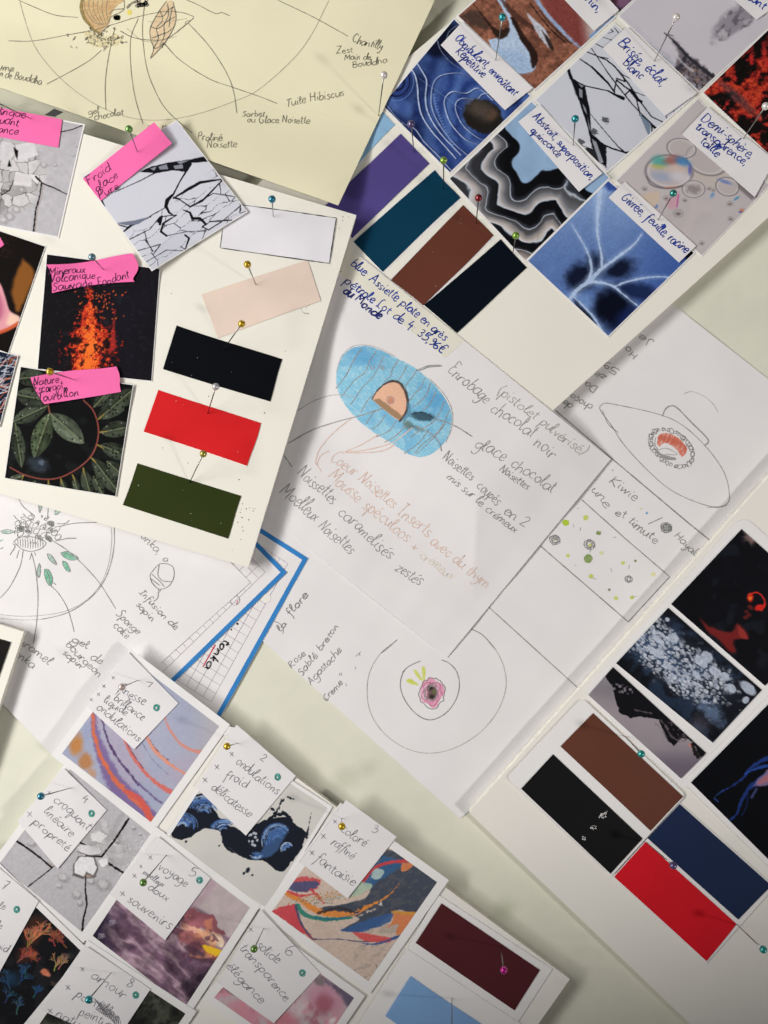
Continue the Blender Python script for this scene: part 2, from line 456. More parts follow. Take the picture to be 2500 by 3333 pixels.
# ---------------------------------------------------------------- handwriting
GL = {
'a': ".9|.8 .85 .5 1 .15 .75 .1 .3 .35 0 .65 .2 .8 .85 .8 .3 .95 .05",
'b': ".8|.15 1.9 .12 .9 .15 .1 .45 0 .75 .35 .6 .85 .3 .9 .13 .6",
'c': ".75|.7 .8 .45 1 .15 .7 .12 .3 .4 0 .7 .15",
'd': ".9|.8 .8 .5 1 .15 .7 .12 .25 .4 0 .7 .3 .82 1 .85 1.9 .82 1 .82 .2 .95 .05",
'e': ".75|.12 .5 .65 .6 .55 .95 .3 .95 .1 .55 .2 .1 .45 0 .75 .2",
'f': ".6|.65 1.7 .45 1.95 .28 1.6 .25 .8 .22 -.6 .1 -.85|.05 .95 .55 1",
'g': ".85|.75 .85 .45 1 .12 .7 .15 .25 .4 .05 .7 .4 .78 .9 .75 -.4 .45 -.9 .1 -.65",
'h': ".85|.15 1.9 .13 .9 .12 0 .15 .5 .4 .95 .65 .85 .7 .4 .72 0",
'i': ".4|.15 .95 .15 .3 .3 .03|.18 1.4 .24 1.62",
'j': ".4|.2 .95 .2 -.5 -.1 -.85|.25 1.4 .27 1.47",
'k': ".75|.15 1.9 .13 0|.6 .95 .15 .45 .65 0",
'l': ".45|.1 .6 .35 1.5 .25 1.9 .12 1.5 .12 .3 .3 0 .45 .2",
'm': "1.25|.1 .95 .12 .5 .12 0 .15 .5 .35 .95 .52 .8 .55 0 .58 .5 .8 .95 1 .8 1.02 .2 1.15 .03",
'n': ".85|.1 .95 .12 .5 .12 0 .15 .5 .4 .95 .62 .8 .65 .2 .8 .03",
'o': ".85|.45 1 .15 .75 .15 .25 .42 0 .72 .3 .7 .8 .4 1 .6 .95",
'p': ".85|.15 .95 .12 0 .1 -.9 .13 .5 .4 1 .7 .7 .6 .15 .3 .02 .12 .3",
'q': ".85|.75 .85 .45 1 .12 .7 .15 .2 .45 .05 .72 .5 .75 .95 .72 -.9 .9 -.6",
'r': ".6|.1 .95 .13 .4 .13 0 .15 .6 .35 .95 .58 .9",
's': ".65|.6 .85 .35 1 .15 .8 .35 .5 .58 .25 .35 0 .08 .12",
't': ".55|.25 1.6 .22 .8 .25 .15 .5 .05|.02 1.1 .5 1.15",
'u': ".85|.1 .95 .12 .3 .35 0 .65 .4 .72 .95 .72 .2 .88 .03",
'v': ".75|.08 .95 .35 0 .35 0 .65 .95",
'w': "1.1|.08 .95 .3 0 .3 0 .55 .8 .55 .8 .75 0 .75 0 1 .95",
'x': ".75|.1 .95 .65 0|.65 .95 .08 0",
'y': ".8|.1 .95 .2 .4 .45 .3 .7 .95|.7 .95 .6 -.3 .3 -.9 .05 -.6",
'z': ".75|.1 .9 .65 .95 .65 .95 .1 0 .1 0 .7 .05",
'A': "1.1|.05 0 .5 1.8 .5 1.8 .95 0|.2 .7 .8 .7",
'B': "1.0|.15 1.8 .12 0|.12 1.75 .7 1.7 .65 1.05 .15 .95 .15 .95 .85 .75 .75 .1 .12 0",
'C': "1.0|.9 1.6 .55 1.85 .15 1.2 .15 .5 .5 0 .9 .25",
'D': "1.1|.15 1.8 .12 0|.1 1.8 .75 1.6 .95 .8 .6 .1 .1 0",
'E': ".9|.8 1.7 .2 1.8 .3 1 .3 1 .1 .5 .3 0 .8 .15|.25 1 .65 1.05",
'F': ".9|.2 1.8 .15 0|.1 1.8 .85 1.75|.17 .95 .65 1",
'G': "1.1|.9 1.6 .5 1.85 .12 1.1 .2 .3 .55 0 .9 .4 .9 .8|.55 .85 1 .85",
'H': "1.1|.15 1.8 .13 0|.9 1.8 .88 0|.13 .9 .9 .95",
'I': ".7|.35 1.8 .35 0|.1 1.8 .6 1.8|.1 0 .6 0",
'J': ".8|.6 1.8 .6 .3 .3 -.1 .1 .3",
'K': "1.0|.15 1.8 .13 0|.85 1.8 .17 .85 .9 0",
'L': ".8|.6 1.7 .35 1.85 .2 1.2 .25 .3 .05 .05 .35 .1 .75 0",
'M': "1.3|.1 0 .2 1.8 .2 1.8 .6 .6 .6 .6 1.05 1.8 1.05 1.8 1.15 0",
'N': "1.1|.12 0 .15 1.8 .15 1.8 .85 0 .85 0 .9 1.8",
'O': "1.1|.55 1.85 .12 1.1 .25 .2 .6 0 .95 .7 .8 1.6 .45 1.85",
'P': ".9|.15 1.8 .12 0|.05 1.7 .6 1.85 .8 1.3 .5 .9 .15 .9",
'R': "1.0|.15 1.8 .12 0|.05 1.75 .6 1.85 .75 1.35 .15 .95 .15 .95 .85 0",
'S': ".85|.75 1.6 .4 1.85 .15 1.4 .6 .8 .65 .3 .3 0 .05 .2",
'T': "1.0|.5 1.75 .48 0|.05 1.7 .95 1.85",
'V': "1.0|.1 1.8 .45 0 .45 0 .9 1.8",
'Z': "1.0|.1 1.8 .85 1.8 .85 1.8 .1 0 .1 0 .9 0",
'0': ".85|.45 1.7 .12 1 .4 0 .75 .8 .45 1.7",
'1': ".5|.05 1.1 .4 1.7 .4 1.7 .38 0",
'2': ".85|.1 1.4 .4 1.75 .7 1.3 .1 .05 .1 .05 .8 .05",
'3': ".8|.1 1.6 .55 1.7 .6 1.2 .3 .95 .3 .95 .75 .6 .5 0 .05 .15",
'4': ".85|.45 1.7 .1 .7 .1 .7 .8 .75|.6 1.1 .55 -.3",
'5': ".8|.75 1.7 .2 1.7 .2 1.7 .15 1 .6 1 .7 .4 .35 0 .05 .15",
'6': ".8|.65 1.7 .2 1 .12 .3 .4 0 .7 .3 .5 .75 .15 .45",
'7': ".8|.08 1.7 .75 1.7 .75 1.7 .3 0|.2 .85 .65 .9",
'8': ".8|.65 1.5 .4 1.75 .2 1.4 .6 .7 .6 .2 .35 0 .12 .3 .6 1.2 .65 1.5",
'9': ".8|.7 1.4 .4 1.75 .12 1.3 .4 1 .7 1.4 .65 .5 .3 0",
'€': "1.0|.9 1.5 .55 1.75 .22 1 .35 .1 .85 .15|.05 1.05 .7 1.1|.05 .7 .65 .75",
',': ".35|.2 .12 .18 -.1 .05 -.4",
'.': ".3|.12 0 .16 .06",
':': ".4|.15 .1 .19 .14|.15 .75 .19 .8",
'-': ".6|.1 .5 .5 .52",
'+': ".8|.1 .6 .75 .6|.42 1 .42 .15",
'(': ".5|.4 2 .1 1 .35 -.4",
')': ".5|.1 2 .4 1 .1 -.4",
'/': ".5|.05 -.2 .5 1.8",
"'": ".3|.15 1.9 .12 1.5",
'"': ".5|.15 1.5 .12 1|.35 1.5 .32 1",
' ': ".55|",
}
ACC = {'é': ('e', ".3 1.3 .6 1.6"), 'è': ('e', ".25 1.6 .5 1.3"), 'ê': ('e', ".15 1.3 .38 1.6 .38 1.6 .6 1.3"),
       'û': ('u', ".2 1.3 .42 1.6 .42 1.6 .65 1.3"), 'à': ('a', ".3 1.6 .55 1.3")}
def glyph(ch):
    extra = None
    if ch in ACC:
        ch, extra = ACC[ch]
    g = GL[ch].split('|')
    w = float(g[0]); st = []
    for s in g[1:] + ([extra] if extra else []):
        v = [float(t) for t in s.split()]
        if v: st.append([(v[i], v[i + 1]) for i in range(0, len(v), 2)])
    return w, st

RND = random.Random(11)

class Ink:
    """collects pen strokes for ONE sheet and lays them as a thin film of ink on it"""
    def __init__(s, zf, lift=.07):
        s.zf = zf; s.lift = lift; s.V = []; s.F = []; s.n = 0
    def path(s, pts, w, t=None, curve=True, jit=.25, step=3.):
        """pts in measuring-sheet coordinates of sheet t; w width in table pixels"""
        p = [S(t, *q) if t else q for q in pts]
        p = smooth_pts(p, step) if curve else np.vstack([smooth_pts(p[i:i + 2], step) for i in range(len(p) - 1)])
        keep = np.concatenate([[True], np.hypot(*np.diff(p, axis=0).T) > 1e-6]); p = p[keep]
        if len(p) < 2: return
        d = np.gradient(p, axis=0); d /= np.maximum(np.hypot(d[:, 0], d[:, 1]), 1e-9)[:, None]
        nrm = np.stack([-d[:, 1], d[:, 0]], -1)
        k = np.array([1 + jit * RND.uniform(-1, 1) for _ in range(len(p) // 5 + 2)])
        ww = w * np.interp(np.arange(len(p)), np.linspace(0, len(p) - 1, len(k)), k)
        ends = np.minimum(np.arange(len(p)), np.arange(len(p))[::-1]); ww = ww * np.clip(.65 + ends * .2, 0, 1)
        for sgn in (1, -1):
            q = p + sgn * nrm * ww[:, None] / 2
            z = s.zf(q[:, 0], q[:, 1]) + s.lift
            s.V.append(Parr(q[:, 0], q[:, 1], z))
        m = len(p); a = np.arange(m - 1) + s.n
        s.F.append(np.stack([a, a + 1, a + 1 + m, a + m], -1))
        s.n += 2 * m
    def dot(s, x, y, r, t=None, sq=1.):
        c = S(t, x, y) if t else (x, y)
        a = np.linspace(0, 2 * pi, 9)[:-1]
        q = np.stack([c[0] + r * np.cos(a), c[1] + r * sq * np.sin(a)], -1)
        qq = np.vstack([q]); z = s.zf(qq[:, 0], qq[:, 1]) + s.lift
        s.V.append(Parr(qq[:, 0], qq[:, 1], z))
        i = s.n
        s.F.append(np.array([[i, i + 1, i + 2, i + 3], [i, i + 3, i + 4, i + 7], [i + 7, i + 4, i + 5, i + 6]]))
        s.n += 8
    def ellipse(s, cx, cy, rx, ry, rot, w, t=None, a0=0, a1=360, wob=.02):
        a = np.radians(np.linspace(a0, a1, max(8, int(abs(a1 - a0) / 10))))
        r = radians(rot); pts = []
        for v in a:
            k = 1 + RND.uniform(-wob, wob)
            x = rx * k * cos(v); y = ry * k * sin(v)
            pts.append((cx + x * cos(r) - y * sin(r), cy + x * sin(r) + y * cos(r)))
        s.path(pts, w, t)
    def text(s, t, txt, x0, y0, x1, y1, h, w=4., slant=.14, jit=.085, bow=0., join=.55):
        a = np.array(S(t, x0, y0)); b = np.array(S(t, x1, y1)); h = h * TS * 1.03
        d = b - a; L = np.hypot(*d); d = d / L; up = np.array([d[1], -d[0]])
        adv = [glyph(c)[0] * RND.uniform(.86, 1.14) for c in txt]; sx = L / sum(adv)
        x = 0; tail = None; ph = RND.uniform(0, 6); sl0 = slant + RND.uniform(-.05, .07)
        for c, ad in zip(txt, adv):
            gw, st = glyph(c)
            jy = (RND.uniform(-jit, jit) + .09 * sin(ph + x / L * 9)) * h; js = 1 + RND.uniform(-jit, jit) * 1.5; jr = RND.uniform(-.07, .09)
            nxt = None
            for n_, stx in enumerate(st):
                pts = []
                wob = .05 if len(stx) > 3 else .02
                for px, py in stx:
                    px += RND.uniform(-wob, wob) * .8; py += RND.uniform(-wob, wob)
                    xx = x + px * ad / gw * sx * .98 + (py * sl0 + py * jr) * h
                    yy = py * h * js + jy + bow * sin(pi * np.clip(xx / L, 0, 1)) * h
                    pts.append(tuple(a + d * xx + up * yy))
                if n_ == 0:
                    if tail is not None and c in 'eilmnpruvyéèêû' and RND.random() < join:
                        m0 = (np.array(tail) * .5 + np.array(pts[0]) * .5) - up * h * .1
                        s.path([tail, tuple(m0), pts[0]], w * .75, None, step=2.2)
                    if c.islower() and stx[-1][1] < .4 and stx[-1][0] > gw * .45: nxt = pts[-1]
                s.path(pts, w * RND.uniform(.88, 1.1), None, step=2.2)
            tail = nxt
            x += ad * sx
    def hatch(s, poly, ang, gap, w, t=None, wob=3.):
        """pencil shading: parallel strokes clipped to a polygon"""
        p = np.array([S(t, *q) if t else q for q in poly], float)
        a = radians(ang); d = np.array([cos(a), sin(a)]); n = np.array([-d[1], d[0]])
        lo, hi = (p @ n).min(), (p @ n).max()
        v = lo + gap / 2
        while v < hi:
            xs = []
            for i in range(len(p)):
                q0, q1 = p[i], p[(i + 1) % len(p)]
                u0, u1 = q0 @ n - v, q1 @ n - v
                if u0 * u1 < 0:
                    k = u0 / (u0 - u1); xs.append((q0 + (q1 - q0) * k) @ d)
            xs.sort()
            for i in range(0, len(xs) - 1, 2):
                A = d * xs[i] + n * v; B = d * xs[i + 1] + n * v
                m = (A + B) / 2 + n * RND.uniform(-wob, wob) * .5
                s.path([tuple(A), tuple(m), tuple(B)], w, None)
            v += gap * RND.uniform(.7, 1.3)
    def build(s, name, m, parent):
        if not s.V: return None
        return mesh_obj(name, np.concatenate(s.V), np.concatenate(s.F), m, parent)

def picture(name, q, zf, art, parent, n=150, m=150, inset=(.0, .0, .0, .0), lift=.05, gain=1.05, tile=None, material=None, mask=None, warp=None):
    """a printed or coloured-in area: a fine sheet of coloured vertices lying on its paper"""
    X, Y, U, V = quad_grid(q, n, m, inset)
    ox, oy = ORG[tile or ""]
    k = TS if tile else 1.
    A = Art((X - ox) / k, (Y - oy) / k, (128, 128, 128))
    A.U = U.ravel(); A.V = V.ravel()
    art(A)
    Z = zf(X, Y) + lift
    Vv = Parr(X, Y, Z).reshape(-1, 3)
    F = grid_faces(n, m)
    if mask is not None:
        keep = mask(A)
        F = F[keep[F].all(1)]
        used = np.zeros(len(Vv), bool); used[F.ravel()] = True
        remap = np.cumsum(used) - 1
        F = remap[F]; Vv = Vv[used]; c = A.out(gain)[used]
    else:
        c = A.out(gain)
    a, b, d = Vv[F[0, 0]], Vv[F[0, 1]], Vv[F[0, 2]]
    if np.cross(b - a, d - a)[2] < 0: F = F[:, ::-1]
    return mesh_obj(name, Vv, np.ascontiguousarray(F), material or M_PRINT, parent, col=c)
# ---------------------------------------------------------------- what the printed photographs show
def art_agate(A):                               # sheet '10'
    wx = (A.n(170, 3) - .5) * 70; wy = (A.n(170, 8) - .5) * 70
    x = A.X + wx - 1425; y = A.Y + wy - 700
    ang = np.arctan2(y, x)
    d = np.hypot(x * (1 + .25 * (x < 0)), y * .92) + 30 * np.sin(ang * 2.0 + .8)
    base = A.n(60, 4)
    t = .5 + .5 * np.sin(d * .045 + base * 3)
    A.c[:] = np.array([38, 58, 118])
    A.mix(t * .75, (88, 122, 186))
    A.mix((base - .35) * .9, (64, 92, 160))
    A.mix(sstep(330, 560, d) * .8 * (A.n(80, 9) * 1.2), (16, 22, 52))
    # dark pocket in the top corner and along the lower edge
    A.blob(1215, 240, 130, 95, 55, (14, 17, 36), .5, .95, .5, 60, 2)
    A.blob(1130, 300, 60, 40, 20, (13, 17, 36), .5, .9)
    A.poly([(955, 760), (1060, 860), (1240, 1040), (1180, 1010), (960, 800)], (24, 34, 84), 30, .8)
    A.blob(1290, 930, 130, 50, 45, (40, 58, 120), .5, .6)
    # small swirl at the left
    e = A.ell(905, 490, 85, 95, 10)
    A.mix((1 - sstep(.9, 1.15, e)) * .95, (46, 66, 128))
    A.mix((1 - sstep(.0, .13, np.abs(e - .55))) * .9, (13, 18, 40))
    A.mix((1 - sstep(.0, .10, np.abs(e - .92))) * .9, (18, 24, 52))
    A.mix((1 - sstep(.0, .07, np.abs(e - 1.2))) * .8, (96, 128, 190))
    A.mix((1 - sstep(.0, .06, np.abs(e - .3))) * .8, (88, 122, 188))
    A.blob(950, 650, 45, 60, -30, (82, 112, 180), .4, .6)
    A.blob(870, 620, 30, 55, -35, (90, 122, 190), .4, .6)
    W = (196, 212, 244)
    for i, (p, w, al) in enumerate([
        ([(960, 380), (1010, 440), (1030, 520), (1035, 600), (1055, 690), (1110, 780), (1180, 860), (1260, 950)], 7, .95),
        ([(1010, 350), (1065, 440), (1085, 490), (1078, 590), (1095, 680), (1160, 790), (1290, 930)], 7, .9),
        ([(1380, 470), (1280, 440), (1180, 450), (1130, 490), (1112, 570), (1120, 660), (1170, 760), (1250, 860), (1330, 930)], 5, .8),
        ([(1480, 600), (1420, 545), (1380, 530), (1320, 560), (1240, 550), (1195, 590), (1195, 650), (1230, 740), (1310, 830), (1400, 870)], 6, .9),
        ([(1540, 640), (1480, 570), (1420, 565), (1380, 600), (1300, 590), (1260, 620), (1265, 680), (1310, 760), (1400, 830), (1450, 840)], 5, .85),
        ([(1150, 170), (1150, 240), (1175, 310), (1240, 380), (1330, 430)], 4, .6),
        ([(1270, 150), (1220, 190), (1205, 230)], 4, .6),
        ([(930, 740), (1010, 770), (1070, 850), (1150, 930), (1230, 1020)], 6, .8),
        ([(840, 620), (900, 700), (950, 740)], 4, .6)]):
        A.line(p, w, W, 4, al, rough=3, seed=i)
        A.line([(a + 10, b + 3) for a, b in p], 5, (14, 20, 48), 5, .6, rough=3, seed=i)
    A.line([(1040, 470), (1180, 570), (1300, 660)], 3, (130, 158, 210), 4, .6)
    for a in range(18):                          # saw-tooth agate edge
        u = a / 17; px = 1118 + 115 * u ** 1.4; py = 560 + 300 * u
        A.poly([(px, py), (px + 22, py + 6), (px + 4, py + 20)], (110, 142, 206), 4, .7)
    A.blob(1425, 700, 122, 98, 25, (34, 31, 30), .09, 1, .25, 30, 5)
    A.blob(1410, 660, 80, 50, 25, (92, 80, 72), .7, .75, .6, 30, 6)
    A.blob(1480, 690, 25, 35, 25, (104, 76, 62), .6, .6, .6, 20, 7)
    A.mul(1 + (A.n(10, 7, 3) - .5) * .16)

def art_redrock(A):                             # sheet '20'
    n = A.n(40, 11, 5); n2 = A.n(14, 12, 4)
    A.c[:] = np.array([126, 82, 66])
    A.mix((n - .4) * 2.2, (158, 104, 84)); A.mix((.45 - n) * 2, (78, 50, 42))
    A.mul(1 + (n2 - .5) * .5)
    A.poly([(80, 110), (-20, -80), (120, -120), (250, 20), (330, 150), (420, 240), (540, 290), (500, 200), (420, 80), (330, -60), (130, -160)], (120, 74, 60), 40, .2)
    # water
    A.poly([(-20, 240), (60, 215), (105, 150), (60, 40), (-40, -120), (50, -140), (95, 50), (180, 240), (240, 330), (258, 420), (150, 440), (80, 380), (20, 320)], (176, 196, 224), 10, 1, True, 14, 30, 4)
    A.poly([(0, 290), (80, 380), (150, 440), (240, 425), (200, 330), (120, 300)], (150, 178, 214), 40, .6, True)
    # shaded rock edges
    A.poly([(-110, 20), (-20, 150), (40, 235), (95, 215), (105, 165), (30, 175), (-60, 80)], (44, 30, 26), 14, .95, True, 14, 25, 5)
    A.poly([(110, 105), (140, 110), (190, 200), (250, 280), (280, 340), (255, 410), (235, 380), (225, 320), (170, 230)], (40, 27, 24), 12, .95, True, 12, 20, 6)
    A.poly([(-200, 100), (-100, 60), (-20, 160), (-40, 180), (-140, 140)], (60, 50, 46), 30, .8, True, 20)
    A.poly([(20, -60), (105, 30), (220, 130), (330, 180), (350, 200), (210, 160), (90, 60)], (70, 45, 38), 14, .8, True, 12)
    A.poly([(200, 60), (260, 120), (330, 190), (360, 290), (320, 260), (270, 190)], (196, 204, 220), 10, .9, True, 12)
    A.poly([(300, 180), (345, 230), (375, 300), (350, 290)], (38, 28, 26), 10, .9, True, 8)
    A.line([(250, -30), (330, 80), (430, 190), (530, 280)], 22, (150, 176, 216), 12, .95, rough=8)
    A.line([(230, 20), (300, 110), (370, 190), (440, 250)], 8, (40, 28, 26), 6, .9, rough=8)
    A.line([(290, 60), (340, 130), (420, 210)], 7, (52, 40, 40), 5, .8, rough=8)
    A.line([(380, 170), (450, 240), (480, 260)], 6, (40, 30, 30), 4, .8, rough=6)
    A.poly([(280, -60), (380, -80), (520, 60), (580, 250), (520, 270), (420, 160), (330, 60)], (128, 62, 60), 20, .85, True, 20)
    A.mix(sstep(500, 620, A.X - (A.Y - 100) * .15) * .9, (198, 194, 200))
    A.line([(600, 220), (690, 150), (745, 95)], 26, (112, 152, 202), 12, .9)
    A.mul(1 + (A.n(7, 14, 3) - .5) * .28)

def cracks(A, segs, col=(20, 21, 26), rough=3):
    for i, (p, w) in enumerate(segs):
        A.line(p, w, col, 2.5, 1, curve=False, rough=rough, seed=i)

def art_crack_b(A):                             # sheet '20'
    A.c[:] = np.array([203, 206, 217])
    A.mix(A.n(160, 3) * .4, (190, 194, 208))
    A.poly([(465, 400), (488, 470), (520, 490), (562, 520), (590, 660), (600, 800), (680, 870), (690, 1010), (650, 960), (600, 870), (570, 740), (530, 620), (490, 520), (450, 420)], (19, 20, 25), 3, 1, False, 6)
    for p in [[(480, 480), (500, 545), (512, 590), (498, 560)], [(520, 500), (555, 515), (540, 525)], [(525, 530), (545, 540), (545, 590), (528, 580)],
              [(545, 620), (565, 650), (575, 690), (555, 660)], [(575, 700), (600, 800), (612, 820), (585, 770)], [(600, 830), (625, 850), (670, 980), (650, 970)]]:
        A.poly(p, (150, 154, 168), 4, .9)
    cracks(A, [([(470, 470), (560, 515), (700, 545), (745, 570), (790, 590)], [6, 8, 22]),
               ([(590, 680), (690, 800), (760, 880), (800, 915), (850, 930)], [4, 6, 14]),
               ([(800, 915), (880, 905)], 8), ([(500, 855), (560, 880), (610, 895)], 4), ([(680, 870), (720, 890), (800, 915)], 9),
               ([(525, 350), (600, 400), (640, 440), (700, 500), (740, 555)], [5, 14, 8]),
               ([(570, 310), (620, 330), (690, 360), (740, 400), (820, 500), (900, 620), (960, 700), (1045, 740)], [5, 9, 7]),
               ([(600, 290), (640, 350), (700, 440), (760, 520), (840, 620), (905, 690), (1000, 780)], [4, 8, 6]),
               ([(735, 550), (750, 480), (800, 520), (830, 540), (800, 570)], 9), ([(830, 540), (880, 600), (900, 610)], 16),
               ([(830, 540), (920, 575)], 5), ([(870, 600), (890, 680)], 8), ([(640, 340), (700, 350)], 5), ([(790, 460), (800, 490), (750, 470)], 7),
               ([(890, 690), (960, 740), (965, 820)], 8), ([(905, 690), (985, 775)], 10), ([(720, 380), (790, 450), (850, 480)], 4),
               ([(700, 160), (730, 190), (700, 200)], 4), ([(740, 170), (760, 195)], 5), ([(660, 220), (720, 240), (750, 290)], 4), ([(620, 260), (680, 290), (760, 380)], 5),
               ([(1085, 655), (1100, 680)], 4), ([(1155, 600), (1175, 620)], 4), ([(1185, 590), (1205, 575), (1210, 590)], 7), ([(1040, 690), (1060, 720)], 4)])
    A.poly([(540, 900), (690, 1005), (690, 880), (640, 860)], (22, 23, 28), 4, .9, False, 8)
    A.poly([(605, 850), (628, 850), (672, 975), (650, 980)], (148, 152, 164), 4, 1)
    A.poly([(885, 680), (955, 740), (950, 820), (935, 800)], (112, 128, 150), 4, .95)
    A.poly([(500, 855), (560, 835), (610, 895)], (210, 212, 220), 3, 1)
    for (x, y) in [(615, 790), (540, 850), (685, 720)]:
        A.blob(x, y, 20, 16, 30, (40, 42, 50), .3, .7, 1.6, 9, int(x))

def art_sea(A):                                 # sheet '20'
    A.c[:] = np.array([202, 198, 206])
    A.mix(A.n(200, 2) * .4, (186, 182, 194))
    d = (A.X - 830) * .62 - (A.Y - 100) * .78 + (A.n(60, 5) - .5) * 30
    A.mix(1 - sstep(-130, -10, d), (140, 150, 170))
    A.mix((1 - sstep(-260, -120, d)) * .7, (112, 124, 148))
    x, y = A.rot(40)
    rip = fbm(x, y * 5, 60, 6, 4)
    A.mul(1 + (rip - .5) * .45 * (1 - sstep(-90, 0, d)))
    n = A.n(70, 9, 5)
    ridge = 1 - sstep(.75, 1.15, A.ell(1480, 110, 190, 70, -38) + (n - .5) * .9)
    A.mix(ridge * .75, (128, 122, 134)); A.mix(ridge * sstep(.5, .62, A.n(40, 12, 5, -38, 2.)) * .8, (92, 86, 98)); A.mix(ridge * sstep(.45, .3, n) * .5, (210, 206, 214))
    A.blob(1580, 40, 90, 50, -30, (140, 136, 148), .6, .7, .9, 40, 3)
    A.poly([(1050, 200), (1110, 250), (1180, 330), (1300, 420), (1335, 470), (1270, 530), (1180, 470), (1110, 420), (1120, 330)], (104, 96, 104), 26, .9, True, 50, 40, 3)
    A.line([(1040, 200), (1100, 250), (1170, 330), (1250, 400), (1330, 460)], [8, 16, 20, 26], (44, 44, 52), 12, .95, rough=16)
    A.line([(1110, 420), (1145, 390), (1160, 350)], 26, (52, 52, 60), 14, .9, rough=18)
    st = A.n(16, 14, 4)
    A.mix((A.ell(1220, 450, 110, 60, 42) < 1) * sstep(.52, .62, st) * .8, (60, 54, 58)); A.mix((A.ell(1220, 470, 100, 50, 42) < 1) * sstep(.55, .66, A.n(14, 15, 4)) * .7, (150, 122, 112))
    A.line([(1070, 280), (1130, 360), (1210, 430)], 12, (198, 196, 204), 10, .7, rough=16)
    A.line([(1060, 205), (1090, 215)], 4, (60, 62, 74), 3, .9)

def art_purpleflower(A):
    n = A.n(60, 4); A.c[:] = np.array([44, 34, 42])
    A.mix((n - .4) * 2.4, (110, 78, 104)); A.blob(790, 10, 45, 40, 0, (126, 92, 122), .5, .9, .6)
    A.blob(720, 10, 30, 50, 20, (70, 40, 50), .5, .8, .6)

def art_autumn(A):                              # sheet '20'
    n = A.n(75, 21, 5); m = A.n(24, 22, 4)
    A.c[:] = np.array([20, 17, 16])
    A.mix(sstep(.44, .56, n * .65 + m * .35) * .95, (150, 36, 32))
    A.mix(sstep(.52, .64, n * .55 + m * .45) * .7, (204, 74, 46))
    t = A.n(90, 30)
    A.mix(sstep(.55, .7, t) * sstep(.5, .6, m) * .8, (186, 40, 44))
    A.blob(1480, 590, 150, 26, 42, (66, 60, 68), .6, .6, .6)
    A.mix(sstep(200, 60, A.Y - 200 + (A.X - 1500) * .3) * .5, (20, 14, 16))
    A.mul(1 + (A.n(9, 25, 3) - .5) * .7)

def art_waves(A):                               # sheet '20'
    blue = [(60, 560), (240, 600), (330, 720), (430, 830), (520, 930), (700, 1050), (720, 1100), (640, 1160), (560, 1130), (510, 1000), (440, 1000), (390, 1015),
            (330, 1025), (300, 1022), (265, 1060), (215, 1098), (175, 1085), (150, 1030), (130, 1000), (128, 960), (165, 905), (160, 850), (110, 800), (75, 750)]
    x0, y0 = A.X.copy(), A.Y.copy()
    d = A.sd(blue, True)
    ang = np.arctan2(A.Y - 900, A.X - 400)
    d = d * (.66 + .4 * A.n(240, 5)) + 26 * np.sin(A.Y * .024 + A.X * .006) * (1 - sstep(60, 300, A.X)) * sstep(0, 60, d) + 24 * np.sin(A.X * .022 - A.Y * .01 + 1) * sstep(60, 260, A.X) * sstep(0, 60, d) + (A.n(60, 6) - .5) * 14
    A.c[:] = np.array([142, 172, 206])
    K = (13, 14, 18); W = (226, 224, 226)
    bands = [(0, 66, K), (66, 70, W), (70, 100, (96, 96, 102)), (100, 128, (172, 168, 170)), (128, 133, W), (133, 196, K), (196, 200, W), (200, 226, (84, 82, 86)), (226, 262, (176, 168, 166)), (262, 268, W),
             (268, 318, K), (318, 323, W), (323, 352, (120, 110, 108)), (352, 384, (188, 174, 168)), (384, 389, W), (389, 444, (20, 19, 23)), (444, 449, W), (449, 520, (160, 144, 138)), (520, 525, W), (525, 590, (96, 86, 86)), (590, 595, W), (595, 900, (176, 164, 160))]
    for lo, hi, c in bands:
        w = hi - lo
        sf = 2 if w < 20 else 5
        a = sstep(lo - sf, lo + sf, d) * (1 - sstep(hi - sf, hi + sf, d)) * (.75 if w < 20 else 1)
        f = ((d - lo) / w).clip(0, 1)
        cc = np.array(c, float)[None, :] * np.ones((len(d), 1))
        if w > 20 and c[0] > 60: cc = cc * (.70 + .5 * f)[:, None]
        elif w > 20: cc = cc + (np.array([58, 60, 66]) * (sstep(.62, .95, f) * A.n(90, 7))[:, None])
        A.c = A.c * (1 - a[:, None]) + cc * a[:, None]
    A.mix(sstep(120, -120, A.X) * .22 * (d > 0), (186, 188, 196))
    for y in range(9): A.line([(-60 + y * 66, 1560 - y * 12), (-50 + y * 66, 1440 - y * 12)], 2, (90, 80, 78), 3, .35)
    A.mul(1 + (A.n(60, 9) - .5) * .12)

